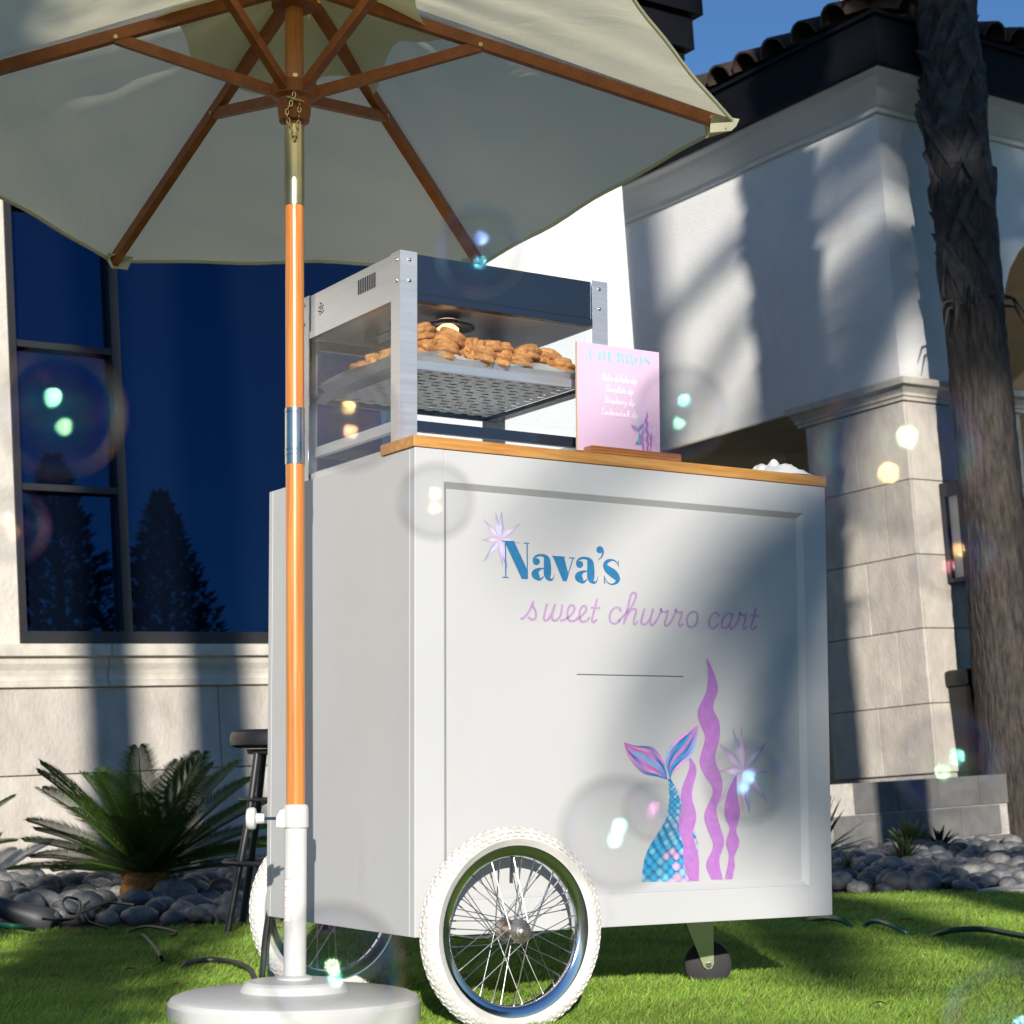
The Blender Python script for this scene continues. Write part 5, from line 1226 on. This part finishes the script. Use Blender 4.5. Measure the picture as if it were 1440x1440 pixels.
for ox, oy in ((0, 0), (152, 21)):
    m3 = (lambda ox, oy: (lambda x, y: ms(x + ox, y + oy)))(ox, oy)
    P_.poly([m3(*p) for p in ((625, 190), (675, 195), (675, 364), (625, 359))], cf); stroke(P_, [(692, 200, 6), (724, 218, 30), (724, 262, 30), (694, 284, 5)], cf, m3, dome=False); stroke(P_, [(694, 288, 8), (722, 312, 36), (736, 350, 38), (752, 378, 22)], cf, m3, dome=False)
stroke(P_, [(972, 240, 5), (944, 285, 40), (948, 350, 38), (978, 402, 5)], cf, ms, dome=False); stroke(P_, [(1006, 244, 5), (1042, 300, 42), (1038, 360, 40), (1000, 408, 5)], cf, ms, dome=False)
stroke(P_, [(1168, 292, 5), (1146, 264, 8), (1112, 266, 26), (1102, 302, 36), (1142, 336, 48), (1174, 372, 38), (1152, 408, 16), (1114, 414, 6), (1090, 384, 5)], cf, ms, dome=False)
P_.build('heading_lettering', bd, -.0001)
GL = {  # single-line script letters: strokes in a box, x advance last
 'a': ([[(.42, .45), (.2, .48), (.05, .2), (.18, 0), (.36, .2), (.42, .45)], [(.42, .45), (.38, .1), (.5, .02)]], .5), 'b': ([[(.05, 1), (.02, .1), (.2, 0), (.38, .2), (.28, .45), (.06, .3)]], .45),
 'c': ([[(.36, .4), (.2, .47), (.05, .2), (.18, 0), (.4, .1)]], .42), 'd': ([[(.4, .42), (.2, .48), (.05, .2), (.18, 0), (.38, .2), (.48, 1)], [(.46, .9), (.4, .1), (.5, .02)]], .52),
 'e': ([[(.05, .2), (.3, .3), (.3, .45), (.15, .45), (.04, .2), (.18, 0), (.4, .1)]], .42), 'h': ([[(.05, 1), (.0, 0)], [(.02, .25), (.2, .47), (.3, .4), (.28, .05), (.4, .05)]], .44), 'i': ([[(.1, .45), (.06, .05), (.2, .05)], [(.13, .66), (.14, .70)]], .24),
 'k': ([[(.05, 1), (.0, 0)], [(.34, .48), (.04, .22), (.36, 0)]], .42), 'l': ([[(.02, .1), (.2, .8), (.14, 1), (.06, .6), (.08, .05), (.22, .05)]], .26), 'm': ([[(.02, .45), (.0, 0)], [(.02, .3), (.16, .47), (.2, .0)], [(.2, .3), (.34, .47), (.38, .05), (.48, .05)]], .52),
 'n': ([[(.03, .45), (.0, 0)], [(.02, .28), (.2, .47), (.27, .05), (.38, .05)]], .42), 'o': ([[(.2, .47), (.04, .22), (.18, 0), (.34, .22), (.2, .47)]], .4), 'p': ([[(.06, .48), (-.04, -.4)], [(.04, .3), (.22, .48), (.34, .25), (.2, 0), (.02, .1)]], .42),
 'r': ([[(.03, .45), (.0, 0)], [(.02, .28), (.14, .46), (.28, .42)]], .32), 's': ([[(.3, .42), (.16, .48), (.1, .32), (.26, .16), (.18, 0), (.02, .06)]], .34), 't': ([[(.16, .8), (.1, .1), (.24, .03)], [(.0, .52), (.28, .54)]], .3),
 'u': ([[(.04, .45), (.04, .1), (.16, 0), (.32, .2), (.36, .45)], [(.36, .45), (.33, .08), (.44, .03)]], .46), 'w': ([[(.03, .45), (.06, .05), (.16, .05), (.26, .4)], [(.26, .4), (.28, .05), (.4, .05), (.48, .45)]], .54), 'y': ([[(.04, .45), (.08, .1), (.26, .15), (.34, .45)], [(.34, .45), (.22, -.3), (.02, -.38)]], .42),
 'C': ([[(.5, .85), (.34, 1), (.08, .6), (.12, .05), (.34, 0), (.55, .15)]], .58), 'D': ([[(.12, .95), (.06, .03)], [(.0, .9), (.4, .95), (.6, .5), (.4, .05), (.02, .02)]], .64), 'S': ([[(.46, .85), (.3, 1), (.12, .78), (.4, .42), (.36, .05), (.16, 0), (.02, .16)]], .52), ' ': ([], .26)}
P_ = Print(); cf = flat(lin((246, 232, 246)))
for text, u0, u1, vb, in (('Dulce de leche dip', 846.5, 895, 534), ('Chocolate dip', 851.5, 890.5, 550), ('Strawberry dip', 849, 892.5, 566), ('Condensed milk dip', 845.5, 896, 582.5)):
    a = scl(u0, vb); b = scl(u1, vb); wt_ = sum(GL[c][1] for c in text); sc_ = (b[0] - a[0]) / wt_; H_ = .0145; x = a[0]
    for c in text:
        for st in GL[c][0]:
            stroke(P_, [(x + (p[0] + .22 * p[1] * .6) * sc_, a[1] + p[1] * H_) for p in st], cf, (lambda x, y: (x, y)), n=4, w=.0015, dome=False)
        x += GL[c][1] * sc_
P_.build('menu_lettering', bd, -.0001)
anchor = pcl(840 + 672 / 4, 900 + 1346 / 4); tgt = scl(911, 634.5)
ssc = .187
def sm(x, y): p = mt(x, y); return (tgt[0] + (p[0] - anchor[0]) * ssc, tgt[1] + (p[1] - anchor[1]) * ssc)
t2, w2 = tail_art(sm); t2.build('tail_print', bd, .0003)
for w_ in w2: w_.build('seaweed_print', bd, .0003)
s3 = star_art(lambda x, y: (lambda p: (tgt[0] + (p[0] - anchor[0]) * ssc, tgt[1] + (p[1] - anchor[1]) * ssc))(crop(1000, 1000, 9)(x, y)), (405, 745), [(90, 395), (270, 205), (378, 175), (715, 375), (725, 770), (730, 1165), (490, 1310), (395, 1270)], 30, 4); s3.build('star_print', bd, -.0001)
hd = thing('sign_holder', CART @ Matrix.Translation((0, SY, SZ0 - .0015)), 'slotted wooden block holding up the pink menu board', 'sign holder')
MB().prism([(.432, 0), (.672, 0), (.672, .020), (.668, .022), (.440, .022), (.436, .012)], 'Y', -.030, -.0005).build('front_half', holderw, hd)
MB().prism([(.432, 0), (.672, 0), (.672, .020), (.668, .022), (.440, .022)], 'Y', .006, .034).build('back_half', holderw, hd)
MB().box(.432, .672, -.0004, .0059, 0, .012).build('slot_floor', holderw, hd)
for z in (.0065, .013, .0185): MB().box(.437, .671, -.0312, -.0301, z, z + .0014).build('groove', ribw, hd)
# crumpled napkin
nk = MB(); nx, ny = 30, 16; rs = random.Random(9)
for s in (0, 1):
    for j in range(ny + 1):
        for i in range(nx + 1):
            fx, fy = i / nx, j / ny; e = math.sin(math.pi * fx) ** .6 * math.sin(math.pi * fy) ** .6
            h = (.010 + .021 * math.exp(-((fx - .38) / .17) ** 2) + .010 * math.exp(-((fx - .72) / .16) ** 2) + .0065 * math.sin(fx * 19 + 5 * math.sin(fy * 7)) + .004 * math.sin(fy * 23 + fx * 9)) * e
            nk.v.append((.893 + .150 * fx + .006 * math.sin(fy * 6), .012 + .11 * fy + .008 * math.sin(fx * 7), 1.1702 + (max(.0012, h + .002) if s else 0)))
off_ = (nx + 1) * (ny + 1)
for j in range(ny):
    for i in range(nx): q = j * (nx + 1) + i; nk.f += [(off_ + q, off_ + q + 1, off_ + q + nx + 2, off_ + q + nx + 1), (q + nx + 1, q + nx + 2, q + 1, q)]
no = nk.build('napkin', paper, smooth=True, fix=False, ang=60); no.matrix_world = CART; tag(no, 'crumpled white paper napkin lying on the wooden counter end', 'napkin')

# ---------------------------------------------------------------- soap bubbles drifting before the cart
bub = bpy.data.materials.new('soap_film'); bub.use_nodes = True; nt = bub.node_tree; N = nt.nodes; L = nt.links; N.remove(N['Principled BSDF'])
lw = N.new('ShaderNodeLayerWeight'); lw.inputs[0].default_value = .5
nz = N.new('ShaderNodeTexNoise'); nz.inputs['Scale'].default_value = 1.3; nz.inputs['Detail'].default_value = 2; tc = N.new('ShaderNodeTexCoord'); L.new(tc.outputs['Object'], nz.inputs['Vector'])
oi = N.new('ShaderNodeObjectInfo')
ad = N.new('ShaderNodeMath'); ad.operation = 'MULTIPLY_ADD'; L.new(lw.outputs['Facing'], ad.inputs[0]); ad.inputs[1].default_value = 1.5; L.new(nz.outputs[0], ad.inputs[2])
ad2 = N.new('ShaderNodeMath'); ad2.operation = 'ADD'; L.new(ad.outputs[0], ad2.inputs[0]); L.new(oi.outputs['Random'], ad2.inputs[1])
fr = N.new('ShaderNodeMath'); fr.operation = 'FRACT'; L.new(ad2.outputs[0], fr.inputs[0])
rp = N.new('ShaderNodeValToRGB'); els = rp.color_ramp.elements; els[0].color = (1, .62, .25, 1); els[1].color = (1, .62, .25, 1)
for pos, c in ((.2, (1, .22, .55, 1)), (.42, (.40, .25, 1, 1)), (.62, (.15, .62, 1, 1)), (.8, (.30, 1, .55, 1))): e = els.new(pos); e.color = c
L.new(fr.outputs[0], rp.inputs[0])
gl = N.new('ShaderNodeBsdfGlossy'); gl.inputs['Roughness'].default_value = .05; L.new(rp.outputs[0], gl.inputs['Color'])
tr = N.new('ShaderNodeBsdfTransparent'); pw = N.new('ShaderNodeMath'); pw.operation = 'POWER'; L.new(lw.outputs['Facing'], pw.inputs[0]); pw.inputs[1].default_value = 3.2
mr = N.new('ShaderNodeMapRange'); mr.inputs[3].default_value = .075; mr.inputs[4].default_value = .55; L.new(pw.outputs[0], mr.inputs[0])
mx = N.new('ShaderNodeMixShader'); L.new(mr.outputs[0], mx.inputs[0]); L.new(tr.outputs[0], mx.inputs[1]); L.new(gl.outputs[0], mx.inputs[2]); L.new(mx.outputs[0], N['Material Output'].inputs[0])
bm = bmesh.new(); bmesh.ops.create_icosphere(bm, subdivisions=5, radius=1); bme = bpy.data.meshes.new('soap_bubble'); bm.to_mesh(bm_me := bme); bm.free(); bme.materials.append(bub); bme.polygons.foreach_set('use_smooth', [True] * len(bme.polygons))
for u, v, rpx, d, lab in ((82, 580, 88, .62, 'soap bubble floating before the narrow window panes'), (1262, 640, 112, .55, 'large soap bubble floating before the stone pillar'), (1340, 785, 56, .8, 'soap bubble floating before the wall lantern'),
                     (1335, 1075, 72, .7, 'soap bubble floating before the foot of the palm trunk'), (612, 705, 54, .95, 'soap bubble floating before the corner of the cart under the warmer'), (492, 590, 72, .8, 'soap bubble floating before the side glass of the warmer'),
                     (1048, 1100, 58, .9, 'soap bubble floating before the star on the cart'), (868, 1172, 80, .8, 'soap bubble floating before the tail on the cart panel'), (470, 1368, 96, .75, 'soap bubble floating before the umbrella base'), (1422, 1448, 92, .7, 'soap bubble drifting low over the sunny grass'), (958, 580, 66, .85, 'soap bubble floating beside the pink menu board'), (676, 352, 62, .8, 'soap bubble floating under the back edge of the umbrella canopy'), (918, 1140, 42, 1.0, 'small soap bubble floating before the scaled tail print'), (14, 740, 50, .75, 'soap bubble floating before the lowest narrow window pane')):
    d *= .74
    o = bpy.data.objects.new('soap_bubble', bme); col.objects.link(o); p = at_depth(u, v, d); o.matrix_world = Matrix.Translation(p) @ Matrix.Scale(rpx / FPX * d, 4)
    tag(o, lab, 'bubble', 'soap bubbles in the air')

# ---------------------------------------------------------------- turn the lawn frame upright (plumb house, sloping lawn)
for o in list(scene.objects):
    if o.parent is None and o.name not in DONE:
        o.matrix_world = GRAV @ (o.matrix_world if o.type != 'EMPTY' else o.matrix_world)
print('objects', len(scene.objects))
